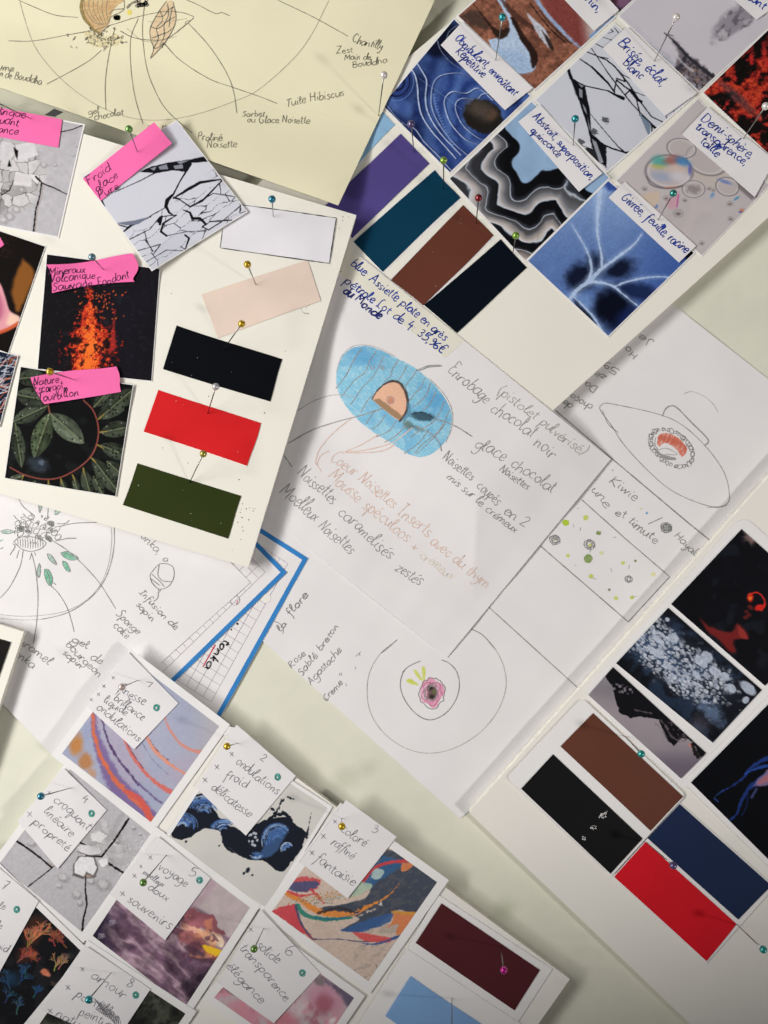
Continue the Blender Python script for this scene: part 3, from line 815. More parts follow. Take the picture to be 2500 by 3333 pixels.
def art_bubbles(A):                             # sheet '20'
    A.c[:] = np.array([194, 187, 190])
    A.mix(A.n(140, 3) * .5, (176, 169, 174))
    A.poly([(1070, 860), (1200, 840), (1420, 1000), (1500, 1130), (1380, 1150), (1200, 1060), (1100, 960)], (190, 180, 172), 40, .7, True)
    A.poly([(1440, 1040), (1600, 1180), (1560, 1200), (1470, 1120)], (112, 102, 108), 18, .8)
    def bubble(cx, cy, rx, ry, rot, tint=(178, 170, 174), rim=(110, 104, 112)):
        e = A.ell(cx, cy, rx, ry, rot)
        A.mix((1 - sstep(.94, 1.04, e)) * .65, tint)
        A.mix(np.exp(-((e - .97) / .06) ** 2) * .75, rim)
        A.mix(np.exp(-((e - .86) / .07) ** 2) * .4, (226, 222, 222))
    bubble(1290, 960, 130, 90, 20)
    bubble(1140, 890, 90, 60, 10)
    bubble(1065, 1030, 145, 102, 4)
    A.blob(1010, 970, 50, 35, 15, (70, 158, 150), .6, .8, .3)
    A.blob(1000, 1000, 45, 14, 5, (196, 176, 90), .7, .6)
    A.blob(1085, 960, 50, 28, -10, (150, 92, 86), .6, .8, .3)
    A.blob(1150, 975, 48, 28, 25, (62, 122, 180), .6, .85, .3)
    A.blob(1120, 1010, 70, 22, 0, (206, 182, 168), .7, .7)
    A.blob(1020, 1060, 60, 26, 10, (140, 158, 190), .7, .6)
    A.blob(1130, 1060, 55, 30, 10, (206, 204, 212), .7, .7)
    A.blob(1190, 1020, 10, 30, 0, (84, 86, 170), .7, .8)
    A.line([(930, 1060), (960, 1110), (1050, 1130), (1170, 1110)], 8, (96, 84, 90), 8, .7)
    A.line([(1040, 1125), (1110, 1120)], 7, (200, 130, 104), 7, .7)
    bubble(1212, 1135, 70, 52, 0, (186, 178, 180)); bubble(1415, 1120, 72, 56, 15, (184, 176, 180), (96, 92, 104))
    A.blob(1400, 1090, 40, 10, 20, (90, 116, 190), .7, .7)
    A.blob(1215, 1135, 40, 25, 0, (120, 108, 112), .6, .6, 1.2, 18, 3)
    A.poly([(900, 1170), (1000, 1150), (990, 1240), (930, 1230)], (206, 182, 158), 30, .7, True)
    A.poly([(1050, 1180), (1125, 1150), (1110, 1240), (1060, 1250)], (200, 150, 166), 24, .75, True)
    A.line([(1122, 1170), (1112, 1240)], 9, (180, 80, 150), 7, .8)
    A.blob(990, 1238, 8, 12, 30, (84, 120, 190), .6, .8)
    A.blob(1325, 1170, 10, 18, 30, (90, 140, 196), .6, .7); A.blob(1470, 1190, 20, 7, -35, (60, 140, 180), .6, .8)
    for x, y, r in [(918, 1132, 18), (1048, 1188, 20), (1160, 1200, 18), (1120, 1280, 30), (1430, 1222, 20), (1512, 1268, 20), (1435, 1312, 18), (1262, 1458, 18), (1305, 1130, 16), (1330, 1140, 12)]:
        bubble(x, y, r, r * .8, 10, (170, 160, 162), (88, 82, 86))
        A.blob(x, y + 3, r * .5, r * .3, 0, (84, 74, 78), .6, .6)
    A.blob(1500, 1262, 12, 10, 0, (220, 120, 70), .6, .7); A.blob(1492, 1272, 9, 6, 0, (60, 90, 190), .6, .8)
    A.poly([(1200, 1200), (1310, 1220), (1320, 1265), (1230, 1300), (1180, 1420), (1140, 1380), (1180, 1290)], (198, 190, 190), 20, .5, True)

def art_frost(A):                               # sheet '21'
    t = sstep(-500, 200, A.Y)
    A.c[:] = np.array([146, 172, 214]); A.mix(t, (82, 110, 168))
    A.mix(A.n(120, 4) * .5, (110, 142, 200))
    A.mix(sstep(740, 1150, A.X + A.Y * .2) * .75, (56, 86, 158))
    A.poly([(620, -420), (720, -420), (790, -330), (700, -330)], (44, 72, 150), 30, .9)
    A.mul(np.array([1.0]) + 0 * A.X)
    D = (14, 20, 42)
    A.blob(530, 190, 85, 85, 0, D, .5, .95, .7, 40, 1); A.blob(620, 120, 55, 75, 10, D, .6, .8, .8, 30, 2)
    A.blob(770, 140, 90, 55, -15, D, .55, .95, .7, 40, 3); A.blob(730, 370, 110, 130, -10, (9, 13, 30), .45, 1, .5, 50, 4)
    A.blob(860, 270, 130, 50, 10, (22, 34, 72), .5, .9, .6, 40, 5); A.poly([(480, 305), (540, 340), (640, 480), (560, 460)], (12, 18, 38), 18, .95)
    A.blob(1205, 45, 50, 20, -40, (8, 10, 20), .4, 1); A.blob(820, 440, 90, 60, -40, (24, 38, 88), .6, .8)
    A.blob(560, 330, 60, 40, 40, (116, 150, 206), .6, .6)
    W = (176, 198, 232)
    for i, (p, w) in enumerate([
        ([(470, 320), (520, 260), (580, 215), (660, 140), (740, 80), (820, 20), (860, -15), (900, -70)], [22, 22, 16, 7]),
        ([(660, 130), (660, 60), (640, -40), (635, -150), (650, -330)], [15, 12, 20, 34]),
        ([(580, 210), (600, 150), (585, 60), (540, -30), (480, -130)], [18, 10, 7]),
        ([(590, 215), (680, 225), (740, 250), (800, 300), (890, 370)], [18, 12, 7]),
        ([(740, 245), (800, 220), (880, 200), (990, 185), (1075, 190)], [9, 11, 9]),
        ([(490, 305), (560, 370), (620, 440), (660, 510)], [8, 10, 14])]):
        A.line(p, [k * 2.6 for k in np.atleast_1d(w)], W, 34, .35, rough=10, seed=i)
        A.line(p, w, W, 6, .92, rough=9, seed=i)
    A.mul(1 + (A.n(12, 7) - .5) * .14)

def art_concrete(A, k=0):
    """dusty broken plaster with straight joints; sheet '00'"""
    A.c[:] = np.array([186, 184, 190])
    A.mix(A.n(90, 3) * .5, (170, 166, 172))
    # raised rubble: facets of different tone
    x0, y0 = A.X.copy(), A.Y.copy()
    A.X = x0 + (fbm(x0, y0, 60, 5) - .5) * 50; A.Y = y0 + (fbm(x0, y0, 60, 6) - .5) * 50
    f, e, cid = voro(A.X, A.Y * 1.15, 74, 9)
    A.X, A.Y = x0, y0
    m = 1 - sstep(.75, 1.1, A.ell(60, 1060, 210, 230, 0) + (A.n(60, 8) - .5) * .5)
    tone = (140 + 80 * cid)[:, None] * np.array([1, .99, 1.0])
    A.c = A.c * (1 - m[:, None]) + tone * m[:, None]
    A.mix(m * (1 - sstep(0, .09, e)) * .75, (66, 60, 62))
    A.poly([(90, 870), (200, 850), (230, 930), (120, 970)], (206, 204, 208), 4, 1); A.poly([(0, 870), (70, 850), (90, 920), (40, 1000), (0, 960)], (200, 198, 202), 4, 1)
    A.poly([(95, 1030), (190, 1050), (190, 1120), (80, 1110)], (208, 205, 208), 4, 1); A.poly([(80, 880), (110, 905), (105, 960), (90, 930)], (24, 22, 24), 4, 1)
    A.poly([(45, 1000), (55, 955), (70, 1000)], (20, 20, 22), 3, 1)
    for x, y, r in [(265, 990, 22), (330, 990, 16), (60, 1300, 30), (100, 1260, 26), (20, 1320, 30), (130, 1140, 18), (440, 930, 14), (460, 880, 8)]:
        A.blob(x, y, r, r * .8, 20, (150, 146, 150), .4, .8, .8, 14, int(x)); A.blob(x - 3, y - 4, r * .6, r * .5, 20, (200, 198, 202), .5, .8, .8, 12, int(y))
    cracks(A, [([(215, 1060), (255, 1100), (330, 1130), (410, 1170)], [12, 8, 5]), ([(250, 1100), (240, 1170), (215, 1260), (200, 1395)], [10, 9, 10]),
               ([(495, 752), (440, 775), (365, 792)], [9, 7, 6]), ([(80, 1080), (60, 1140), (10, 1170)], 5)], (34, 31, 34), 6)
    A.line([(260, 1095), (250, 1180), (226, 1260), (212, 1390)], 4, (140, 112, 96), 4, .6)
    A.mul(1 + (A.n(22, 9) - .5) * .12)

def art_crack_a(A):                             # sheet '00'
    A.c[:] = np.array([206, 207, 218])
    A.mix(A.n(160, 3) * .35, (194, 196, 210))
    x0, y0 = A.X.copy(), A.Y.copy()
    a = radians(-33)
    xr = (x0 - 1000) * cos(a) + (y0 - 1300) * sin(a); yr = -(x0 - 1000) * sin(a) + (y0 - 1300) * cos(a)
    yy = yr + (fbm(x0, y0, 60, 6) - .5) * 40
    f, e, cid = voro(xr * .3, yy, 58, 4)
    reg = sstep(-40, 60, (y0 - 1250) * .8 + (x0 - 1000) * .62)
    A.mix(reg * (1 - sstep(.012, .036, e)) * .9, (26, 28, 34))
    big = fbm(x0, y0, 70, 9)
    A.mix(reg * (1 - sstep(.03, .08, e)) * sstep(.58, .68, big), (18, 19, 25))
    A.mix(reg * sstep(.55, .9, cid) * .3, (178, 182, 198))
    A.poly([(840, 1030), (905, 1000), (1010, 975), (1130, 958), (1235, 938), (1258, 968), (1150, 978), (1112, 1032), (1040, 1022), (930, 1040)], (20, 21, 27), 3, 1, False, 5)
    for p in [[(950, 1000), (1000, 985), (1010, 1015), (960, 1018)], [(1040, 995), (1095, 985), (1100, 1010), (1050, 1015)], [(1060, 970), (1140, 960), (1080, 985)], [(900, 1010), (940, 1000), (925, 1025)]]:
        A.poly(p, (138, 142, 156), 4, .95)
    cracks(A, [([(1145, 985), (1085, 1080), (1040, 1165)], [14, 8, 9]), ([(1045, 1160), (1005, 1200), (995, 1240)], [10, 24, 22]), ([(995, 1235), (1015, 1275), (1050, 1298)], [18, 12, 5]),
               ([(690, 1152), (850, 1080), (940, 1032)], [4, 5, 8]), ([(1040, 1190), (1130, 1135), (1200, 1095), (1335, 1075)], [7, 22, 8]), ([(1075, 1195), (1140, 1240), (1215, 1205), (1335, 1080)], [6, 12, 8]),
               ([(1045, 1185), (1075, 1195)], 12), ([(700, 1345), (770, 1365), (880, 1310), (1000, 1240)], [8, 6, 5]), ([(735, 1395), (790, 1350), (905, 1300)], [8, 14, 6]),
               ([(770, 1440), (900, 1375), (960, 1300), (1055, 1290)], 5), ([(1100, 1260), (1140, 1275), (1155, 1310), (1200, 1310), (1235, 1345)], [6, 18, 14]),
               ([(1235, 1345), (1215, 1360), (1250, 1380), (1330, 1330)], 7), ([(1060, 1290), (980, 1340), (965, 1390), (1000, 1415)], [6, 14, 12]), ([(1140, 1240), (1280, 1160), (1410, 1180)], 5),
               ([(825, 1505), (965, 1465), (920, 1525)], 5), ([(1110, 1410), (1135, 1430), (1110, 1500)], [10, 12, 8]), ([(1260, 1330), (1390, 1320)], 8), ([(1330, 1330), (1450, 1230)], 5),
               ([(1000, 1415), (1120, 1390), (1240, 1385)], 4), ([(880, 1570), (1000, 1500), (1100, 1505), (1200, 1450)], 4), ([(610, 1200), (625, 1240)], 12), ([(950, 1330), (970, 1300), (960, 1345)], 16)])
    A.poly([(695, 1338), (810, 1322), (905, 1298), (830, 1345), (760, 1352)], (112, 118, 138), 4, 1)

def art_lava(A):                                # sheet '01'
    A.c[:] = np.array([19, 18, 22])
    A.mix(A.n(80, 5) * .5 * sstep(500, 850, A.X + A.Y * .3), (34, 32, 48))
    A.mix(sstep(.62, .75, A.n(24, 6)) * .3, (44, 44, 54))
    cx = 555 + (A.n(160, 3) - .5) * 60
    w = np.interp(A.Y, [270, 400, 500, 560, 640, 700, 760], [45, 70, 120, 150, 140, 110, 95])
    q = np.abs(A.X - cx) / w
    st = A.n(60, 11, 4, 0, .3)                   # streaks that rise
    g = A.n(16, 12, 4)
    g2 = A.n(7, 15, 3)
    v = (1.0 - q) * 1.15 + (st - .5) * 1.7 + (g - .5) * 1.5 + (g2 - .5) * .9 - sstep(560, 270, A.Y) * .75
    v = v + sstep(600, 760, A.Y) * .35
    A.mix(sstep(.05, .25, v) * .9, (110, 26, 22)); A.mix(sstep(.28, .5, v), (190, 52, 34)); A.mix(sstep(.72, 1.0, v + (g2 - .5) * .9), (232, 112, 44))
    A.mix(sstep(.62, .7, A.n(22, 19, 4)) * (q < 1.4) * .8, (24, 16, 16))
    A.poly([(680, 440), (694, 560), (690, 620), (650, 640), (665, 560)], (176, 44, 40), 12, .8, True, 14, 12)
    A.line([(690, 380), (688, 480)], 6, (150, 40, 36), 8, .7, rough=14)
    for i in range(80):
        r = random.Random(i); x = 590 + r.gauss(0, 70); y = r.uniform(270, 440)
        A.blob(x, y, r.uniform(2, 7), r.uniform(2, 8), r.uniform(0, 90), (206, r.randint(60, 100), 44), .4, .85)
    A.blob(460, 570, 30, 26, 0, (22, 16, 18), .4, .9, .6, 18); A.blob(640, 590, 22, 30, 0, (20, 14, 16), .4, .9, .6, 18)

def leafp(A, x0, y0, x1, y1, w, col, rib=(120, 128, 96), al=1.):
    a = math.degrees(math.atan2(y1 - y0, x1 - x0)); L = math.hypot(x1 - x0, y1 - y0)
    x, y = A.rot(a, x0, y0)
    u = x / L
    hw = w * np.clip(np.sin(np.clip(u, 0, 1) * pi), 0, 1) ** .75
    d = np.abs(y) - hw
    m = (1 - sstep(-3, 2, d)) * (u > 0) * (u < 1) * al
    tone = .62 + .7 * A.n(40, int(x0) % 97) + .16 * np.sign(y) + .35 * np.exp(-((np.abs(y) / w - .45) / .16) ** 2) * A.n(30, 3)
    c = np.array(col)[None, :] * tone[:, None]
    A.c = A.c * (1 - m[:, None]) + c * m[:, None]
    A.mix(m * (1 - sstep(2, 5, np.abs(y))) * .7, rib)
    f, e, cid = voro(A.X, A.Y, 22, 5)
    A.mix(m * (1 - sstep(.22, .36, f)) * (cid > .62) * .8, (18, 20, 16))
    A.mix(m * (1 - sstep(.1, .2, f)) * (cid < .22) * .8, (170, 176, 170))

def art_leaf(A):                                # sheet '01'
    A.c[:] = np.array([14, 15, 16])
    A.mix(sstep(.55, .7, A.n(70, 3)) * .5, (30, 36, 34))
    G = (52, 58, 48)
    for p in [(285, 960, 70, 1060, 46), (270, 780, 100, 800, 52), (290, 930, 90, 890, 60), (130, 1330, 90, 1060, 40), (560, 970, 690, 830, 40), (590, 1040, 800, 860, 62), (600, 1120, 800, 1080, 50), (600, 1195, 790, 1270, 48),
              (555, 1275, 720, 1490, 52), (640, 1290, 760, 1400, 36), (500, 1340, 545, 1500, 36), (560, 1380, 620, 1500, 30), (440, 1380, 470, 1490, 22), (365, 1400, 400, 1480, 22), (290, 1420, 300, 1480, 20), (215, 1410, 190, 1450, 18), (150, 1375, 40, 1410, 20)]:
        leafp(A, *p, G)
    A.line([(500, 925), (560, 990), (590, 1090), (580, 1190), (540, 1270), (460, 1340), (360, 1390), (260, 1400), (150, 1375), (60, 1330)], [8, 10, 9, 8], (128, 66, 60), 4, 1)
    A.line([(288, 950), (300, 1010)], 10, (120, 70, 60), 4, 1)
    for x, y, x1, y1 in [(590, 1040, 625, 1010), (600, 1118, 640, 1115), (585, 1195, 620, 1215), (545, 1270, 575, 1300), (500, 1335, 505, 1375), (435, 1375, 450, 1410), (365, 1400, 372, 1430), (290, 1410, 292, 1440), (140, 1380, 130, 1405)]:
        A.line([(x, y), (x1, y1)], [9, 5], (150, 126, 56), 4, .9)
    leafp(A, 300, 1005, 505, 1185, 62, (80, 88, 74)); leafp(A, 298, 1005, 205, 1275, 60, (60, 70, 52))
    A.blob(230, 1310, 60, 45, 20, (54, 62, 74), .5, .8, .7, 24); A.blob(250, 1300, 20, 16, 0, (96, 108, 128), .5, .7, .8, 12)
    A.blob(760, 975, 15, 14, 0, (6, 7, 7), .2, 1)
    A.mul(1 + (A.n(12, 8) - .5) * .3)

def art_orchid(A):                              # sheet '01'
    A.c[:] = np.array([18, 13, 12])
    f, e, cid = voro(A.X, A.Y, 15, 4)
    A.mix((1 - sstep(.15, .3, f)) * (1 - sstep(20, 130, A.X)) * .5 * (A.Y < 80), (80, 56, 50))
    A.poly([(140, 80), (205, 160), (150, 330), (100, 390), (70, 260), (105, 150)], (136, 84, 36), 30, .95, True, 20, 40)
    A.poly([(-60, 180), (0, 225), (30, 300), (60, 390), (118, 430), (95, 480), (0, 520), (-80, 520)], (216, 150, 160), 12, 1, True)
    A.poly([(-60, 240), (0, 300), (20, 380), (0, 440), (-60, 430)], (170, 84, 120), 50, .8, True)
    A.poly([(60, 400), (118, 430), (95, 470), (40, 470)], (232, 204, 176), 30, .8, True)
    A.line([(110, 465), (50, 500), (-30, 530)], 22, (196, 86, 50), 12, .9)

def art_bluecoral(A):                           # sheet '01'
    A.c[:] = np.array([18, 24, 38]); A.mix(A.n(50, 3) * .5, (34, 52, 84))
    for i in range(120):
        r = random.Random(i); x = r.uniform(-60, 100); y = r.uniform(650, 1000); a = r.uniform(-1.3, .3); L = r.uniform(30, 70)
        A.line([(x, y), (x + L * .5 * cos(a) + 4, y + L * .5 * sin(a)), (x + L * cos(a), y + L * sin(a))], [5, 3], (196, 200, 214) if r.random() < .75 else (214, 110, 60), 3, .85)

def art_agate2(A):                              # sheet '02'
    sx = A.X - 1500 - (A.n(260, 3) - .5) * 120; sy = A.Y - 1050
    d = np.hypot(sx, sy * .92)                   # arcs around the upper right
    A.c[:] = np.array([172, 174, 194])
    A.mix(A.n(220, 4) * .7, (146, 156, 188))
    A.mix(sstep(.45, .7, A.n(190, 15)) * .5, (176, 160, 180))
    A.mix(sstep(1080, 1330, A.X) * .9, (176, 174, 180))
    def band(p, w, c, al=.95, soft=10, rough=18, seed=0): A.line(p, w, c, soft, al, rough=rough, seed=seed)
    band([(560, 1330), (580, 1480), (640, 1640), (700, 1760), (800, 1860), (900, 1975)], [22, 70, 110, 120], (120, 100, 150), .9, 26, 24)
    band([(555, 1330), (570, 1470), (610, 1600), (690, 1730), (790, 1830), (870, 1900), (910, 1985)], [14, 22, 34, 44], (206, 110, 84), 1, 10, 24, 2)
    band([(610, 1360), (650, 1500), (720, 1620), (770, 1680), (830, 1760)], [10, 16, 10], (80, 60, 104), .9, 8, 14, 3)
    band([(730, 1440), (770, 1540), (840, 1650), (930, 1740), (1020, 1800)], [12, 22, 18, 30], (206, 112, 104), 1, 8, 14, 4)
    band([(735, 1450), (790, 1560), (860, 1660)], 5, (92, 60, 90), .8, 5, 8, 5)
    band([(870, 1450), (920, 1540), (1000, 1620), (1110, 1690), (1190, 1700)], [14, 26, 14, 22], (216, 148, 130), 1, 8, 12, 6)
    band([(900, 1490), (940, 1550), (1010, 1610)], 4, (110, 70, 80), .8, 4, 8, 7)
    band([(985, 1350), (1020, 1430), (1080, 1510), (1150, 1550), (1210, 1565)], [10, 14, 22], (208, 140, 128), .95, 8, 8, 8)
    band([(850, 1500), (910, 1600), (1010, 1700)], 4, (110, 108, 140), .6, 4, 8, 9)
    band([(760, 1800), (840, 1850), (900, 1960)], [30, 40], (206, 92, 84), .9, 12, 18, 10)
    band([(830, 1750), (930, 1840), (970, 1870)], 12, (96, 70, 120), .7, 8, 10, 11)
    A.blob(460, 1520, 40, 60, 10, (186, 128, 74), .5, .95, .6, 40, 1); A.blob(515, 1620, 40, 50, -10, (178, 122, 76), .5, .9, .7, 40, 2); A.blob(550, 1690, 24, 30, 0, (190, 140, 100), .6, .7, .7)
    A.blob(520, 1440, 22, 60, 5, (150, 158, 190), .6, .7)
    A.mul(1 + (A.n(9, 6) - .5) * .07)

def art_bluewave(A):                            # sheet '13'
    A.c[:] = np.array([206, 204, 200])
    A.mix(A.n(200, 3) * .3, (192, 190, 188))
    ink = (30, 34, 44)
    A.poly([(-470, 500), (-430, 400), (-360, 330), (-290, 280), (-240, 285), (-180, 380), (-100, 470), (20, 500), (60, 455), (150, 430), (230, 420), (290, 460), (360, 540), (230, 740), (130, 690), (20, 670), (-60, 640), (-130, 590), (-170, 500), (-260, 490), (-340, 540), (-420, 545)], ink, 4, 1, True, 24, 30, 3)
    A.line([(150, 430), (190, 380), (210, 330), (250, 300), (285, 310)], [30, 16, 12, 6], ink, 4, 1, rough=22)
    A.line([(200, 400), (240, 400), (290, 470)], 22, ink, 4, 1, rough=16)
    A.line([(365, 540), (380, 460), (392, 395)], [16, 5, 4], ink, 4, 1, rough=10)
    A.blob(160, 370, 14, 8, 30, ink, .3, 1, 1.2, 10)
    for (cx, cy, r0, r1, a0, a1, sq) in [(-380, 470, 20, 95, 180, 380, .85), (-250, 400, 20, 110, 200, 350, 1.), (-130, 500, 20, 90, 190, 320, .8), (190, 560, 20, 100, 160, 330, 1.1), (250, 610, 10, 40, 150, 330, 1.), (60, 620, 10, 60, 30, 140, .8), (-330, 340, 10, 50, 160, 330, .8)]:
        for i in range(30):
            r = r0 + (r1 - r0) * i / 29; k = random.Random(i * 7 + int(cx))
            pts = [(cx + r * cos(radians(t)), cy + r * sq * sin(radians(t))) for t in np.linspace(a0 + k.uniform(0, 40), a1 - k.uniform(0, 50), 9)]
            A.line(pts, k.choice([2, 3, 4, 7]), k.choice([(62, 98, 158), (84, 122, 180), (130, 160, 204), (40, 62, 110), (178, 196, 222)]), 4, .85, rough=6)
    A.poly([(120, 560), (150, 500), (220, 470), (250, 500), (200, 600), (140, 660), (90, 650)], (74, 110, 168), 14, .65, True, 16, 20)
    A.mix((1 - sstep(.25, .4, voro(A.X, A.Y, 26, 3)[0])) * (A.ell(45, 550, 30, 50) < 1) * .9, (190, 196, 206))
    for x, y, w in [(10, 735, 16), (-12, 755, 10), (40, 765, 8), (-360, 565, 9), (-160, 590, 7), (235, 700, 20)]:
        A.blob(x, y, w, w * .8, -40, ink, .3, .95, 1.1, 10, int(w))
    A.line([(-100, 600), (-50, 640)], 3, (90, 90, 96), 3, .8)

def art_paint(A):                               # sheet '13'
    A.c[:] = np.array([204, 184, 172])
    A.mix(A.n(200, 4) * .35, (192, 176, 168))
    P_ = A.poly
    slate = (72, 78, 92)
    P_([(850, 600), (1145, 805), (1040, 985), (900, 985), (760, 1080), (620, 1110), (570, 1090), (680, 1030), (560, 990), (450, 970), (700, 910), (760, 800), (800, 690)], slate, 10, 1, True, 26, 60, 3)
    A.mix(sstep(.5, .62, A.n(40, 6, 4, -20, 2.)) * .25 * (A.X > 650), (120, 116, 112))
    P_([(820, 650), (950, 680), (900, 740), (800, 800), (740, 840), (700, 800)], (58, 96, 140), 8, .9, True, 20)
    P_([(770, 720), (830, 740), (800, 790), (750, 780)], (168, 190, 190), 8, .95, True, 12)
    A.line([(960, 680), (870, 690), (780, 720), (720, 780), (700, 800)], [24, 20, 16, 30], (196, 72, 76), 6, .95, rough=16)
    P_([(940, 690), (1010, 700), (960, 740), (930, 740)], (216, 132, 88), 8, .9, True, 10)
    P_([(690, 800), (760, 830), (690, 880), (620, 900), (650, 850)], (170, 190, 170), 10, .9, True, 16)
    A.line([(240, 870), (330, 920), (440, 985), (540, 1000), (640, 1000), (720, 960), (840, 900), (920, 820)], [26, 34, 40, 26, 8, 6], (214, 136, 72), 6, 1, rough=22, seed=4)
    A.line([(430, 995), (560, 965), (660, 990), (700, 960)], [10, 20, 6], (62, 56, 60), 5, .9, rough=18)
    A.line([(310, 950), (350, 1000), (430, 1025), (540, 1030), (640, 1020)], [30, 26, 12], (56, 128, 112), 6, .95, rough=14)
    A.line([(400, 1020), (540, 1030), (680, 990)], 6, (52, 96, 150), 5, .8, rough=8)
    P_([(250, 830), (290, 780), (400, 780), (450, 800), (420, 850), (330, 870)], (198, 84, 88), 8, .95, True, 22)
    P_([(280, 810), (400, 800), (440, 830), (340, 870), (260, 850)], (76, 84, 122), 8, .9, True, 18)
    A.line([(240, 860), (330, 890), (400, 880)], [14, 18, 8], (200, 76, 82), 6, .95, rough=12)
    A.line([(390, 850), (430, 890), (470, 935)], [10, 22, 6], (196, 72, 80), 5, .9, rough=16)
    f, e, cid = voro(A.X, A.Y, 13, 4)
    A.mix((1 - sstep(.3, .42, f)) * (A.ell(470, 900, 150, 28, -8) < 1 + (cid - .5)) * .9, (180, 140, 90)); A.mix((1 - sstep(.25, .35, f)) * (cid > .55) * (A.ell(400, 925, 130, 22, 5) < 1) * .9, (84, 120, 116))
    A.line([(480, 915), (600, 890), (680, 850)], 7, (150, 176, 176), 6, .7, rough=10)
    P_([(155, 985), (215, 955), (270, 940), (300, 950), (330, 1050), (410, 1155), (350, 1120)], (198, 78, 88), 8, 1, True, 22)
    A.line([(300, 950), (330, 1050), (390, 1135), (420, 1150), (560, 1150), (700, 1165), (850, 1150), (930, 1125)], [16, 12, 5, 5, 10, 8], (78, 80, 110), 5, .95, rough=6)
    P_([(570, 1095), (680, 1050), (800, 1010), (890, 990), (850, 1050), (720, 1100), (640, 1110)], (64, 96, 148), 8, .9, True, 18)
    P_([(635, 1105), (760, 1120), (870, 1145), (850, 1170), (740, 1165), (690, 1150)], (208, 88, 88), 8, .95, True, 12)
    A.line([(700, 1175), (770, 1180), (850, 1160), (930, 1130)], [6, 14, 12], (66, 92, 150), 5, .9, rough=10)
    P_([(890, 990), (1010, 990), (990, 1060), (930, 1120), (900, 1110), (910, 1060), (800, 1100), (870, 1060)], (212, 128, 84), 8, .95, True, 18)
    A.line([(880, 985), (1020, 1000)], [16, 22], (206, 150, 70), 6, .85, rough=10)
    P_([(795, 945), (815, 920), (820, 950)], (190, 190, 192), 4, 1); A.line([(640, 1040), (700, 1000), (780, 970)], 10, (196, 184, 176), 5, .8, rough=26)
    A.line([(780, 1300), (792, 1332)], 4, (60, 56, 50), 3, .8)
    A.mul(1 + (A.n(9, 12, 3) - .5) * .14)

def art_clouds(A):                              # sheet '03'
    t = (A.X - 600) * .62 + (A.Y - 1130) * -.75      # towards the bright right corner
    A.c[:] = np.array([112, 86, 106])
    x, y = A.rot(38)
    ridg = 1 - np.abs(2 * fbm(x, y * 3.0, 200, 7, 5) - 1)
    A.mix(sstep(.7, 1., ridg), (164, 138, 152)); A.mix(sstep(.62, .3, ridg) * .8, (70, 50, 68))
    A.mix(sstep(760, 560, A.X + (A.n(80, 4) - .5) * 120) * sstep(940, 1120, A.Y + 100), (38, 32, 50))
    A.blob(660, 960, 60, 30, 40, (160, 134, 156), .8, .6, .8, 50)
    A.poly([(1100, 1400), (1260, 1320), (1200, 1450), (1140, 1540)], (52, 40, 54), 60, .8, True, 40)
    # the sky at the right
    A.poly([(1230, 760), (1520, 950), (1420, 1120), (1320, 1110), (1270, 1020), (1180, 960), (1130, 900)], (188, 174, 178), 30, 1, True)
    A.poly([(1230, 760), (1300, 810), (1180, 960), (1120, 940)], (176, 152, 164), 40, .7, True)
    A.poly([(1080, 1060), (1120, 990), (1150, 960), (1200, 990), (1290, 1010), (1310, 1070), (1350, 1120), (1290, 1110), (1200, 1080), (1230, 1130), (1120, 1090)], (146, 90, 100), 8, 1, True, 26, 30, 3)
    A.poly([(1080, 1040), (1170, 1080), (1290, 1110), (1330, 1140), (1300, 1190), (1210, 1150), (1100, 1100)], (228, 172, 150), 16, .85, True, 20)
    A.poly([(1180, 1090), (1280, 1115), (1340, 1150), (1330, 1200), (1250, 1170)], (232, 206, 180), 16, .9, True, 14)
    A.poly([(1060, 1090), (1180, 1120), (1300, 1240), (1290, 1280), (1180, 1210), (1080, 1160)], (156, 96, 98), 16, .9, True, 30)
    A.poly([(1210, 1185), (1250, 1190), (1330, 1220), (1315, 1255), (1240, 1225)], (232, 188, 40), 8, 1, True, 8)
    A.poly([(1225, 1230), (1320, 1255), (1300, 1280), (1270, 1260)], (222, 140, 80), 10, .9, True, 10)
    A.poly([(1090, 1180), (1180, 1210), (1280, 1290), (1180, 1280)], (84, 58, 70), 24, .8, True, 26)
    bl = (A.n(46, 31, 5) - .5); sky = 1 - sstep(-20, 60, A.Y - 1010 - (A.X - 1200) * .55)
    A.mul(1 + bl * (.75 - .6 * sky))
    A.mix(sstep(.54, .66, A.n(70, 33, 5)) * (A.ell(1180, 1120, 150, 120, 40) < 1.1) * .55, (232, 150, 110))
    A.mix(sstep(.56, .68, A.n(50, 35, 5)) * (A.ell(1160, 1180, 190, 120, 40) < 1.1) * .7, (96, 62, 78))
    A.poly([(1210, 1185), (1250, 1190), (1330, 1220), (1315, 1255), (1240, 1225)], (240, 196, 50), 14, .9, True, 12)
    for cx, cy in [(605, 1130), (670, 1050)]:
        for k in range(4):
            A.line([(cx - 14 + k * 8, cy + 18), (cx - 10 + k * 9, cy - 14), (cx + 4 + k * 7, cy + 8)], 3, (178, 172, 186), 3, .8)

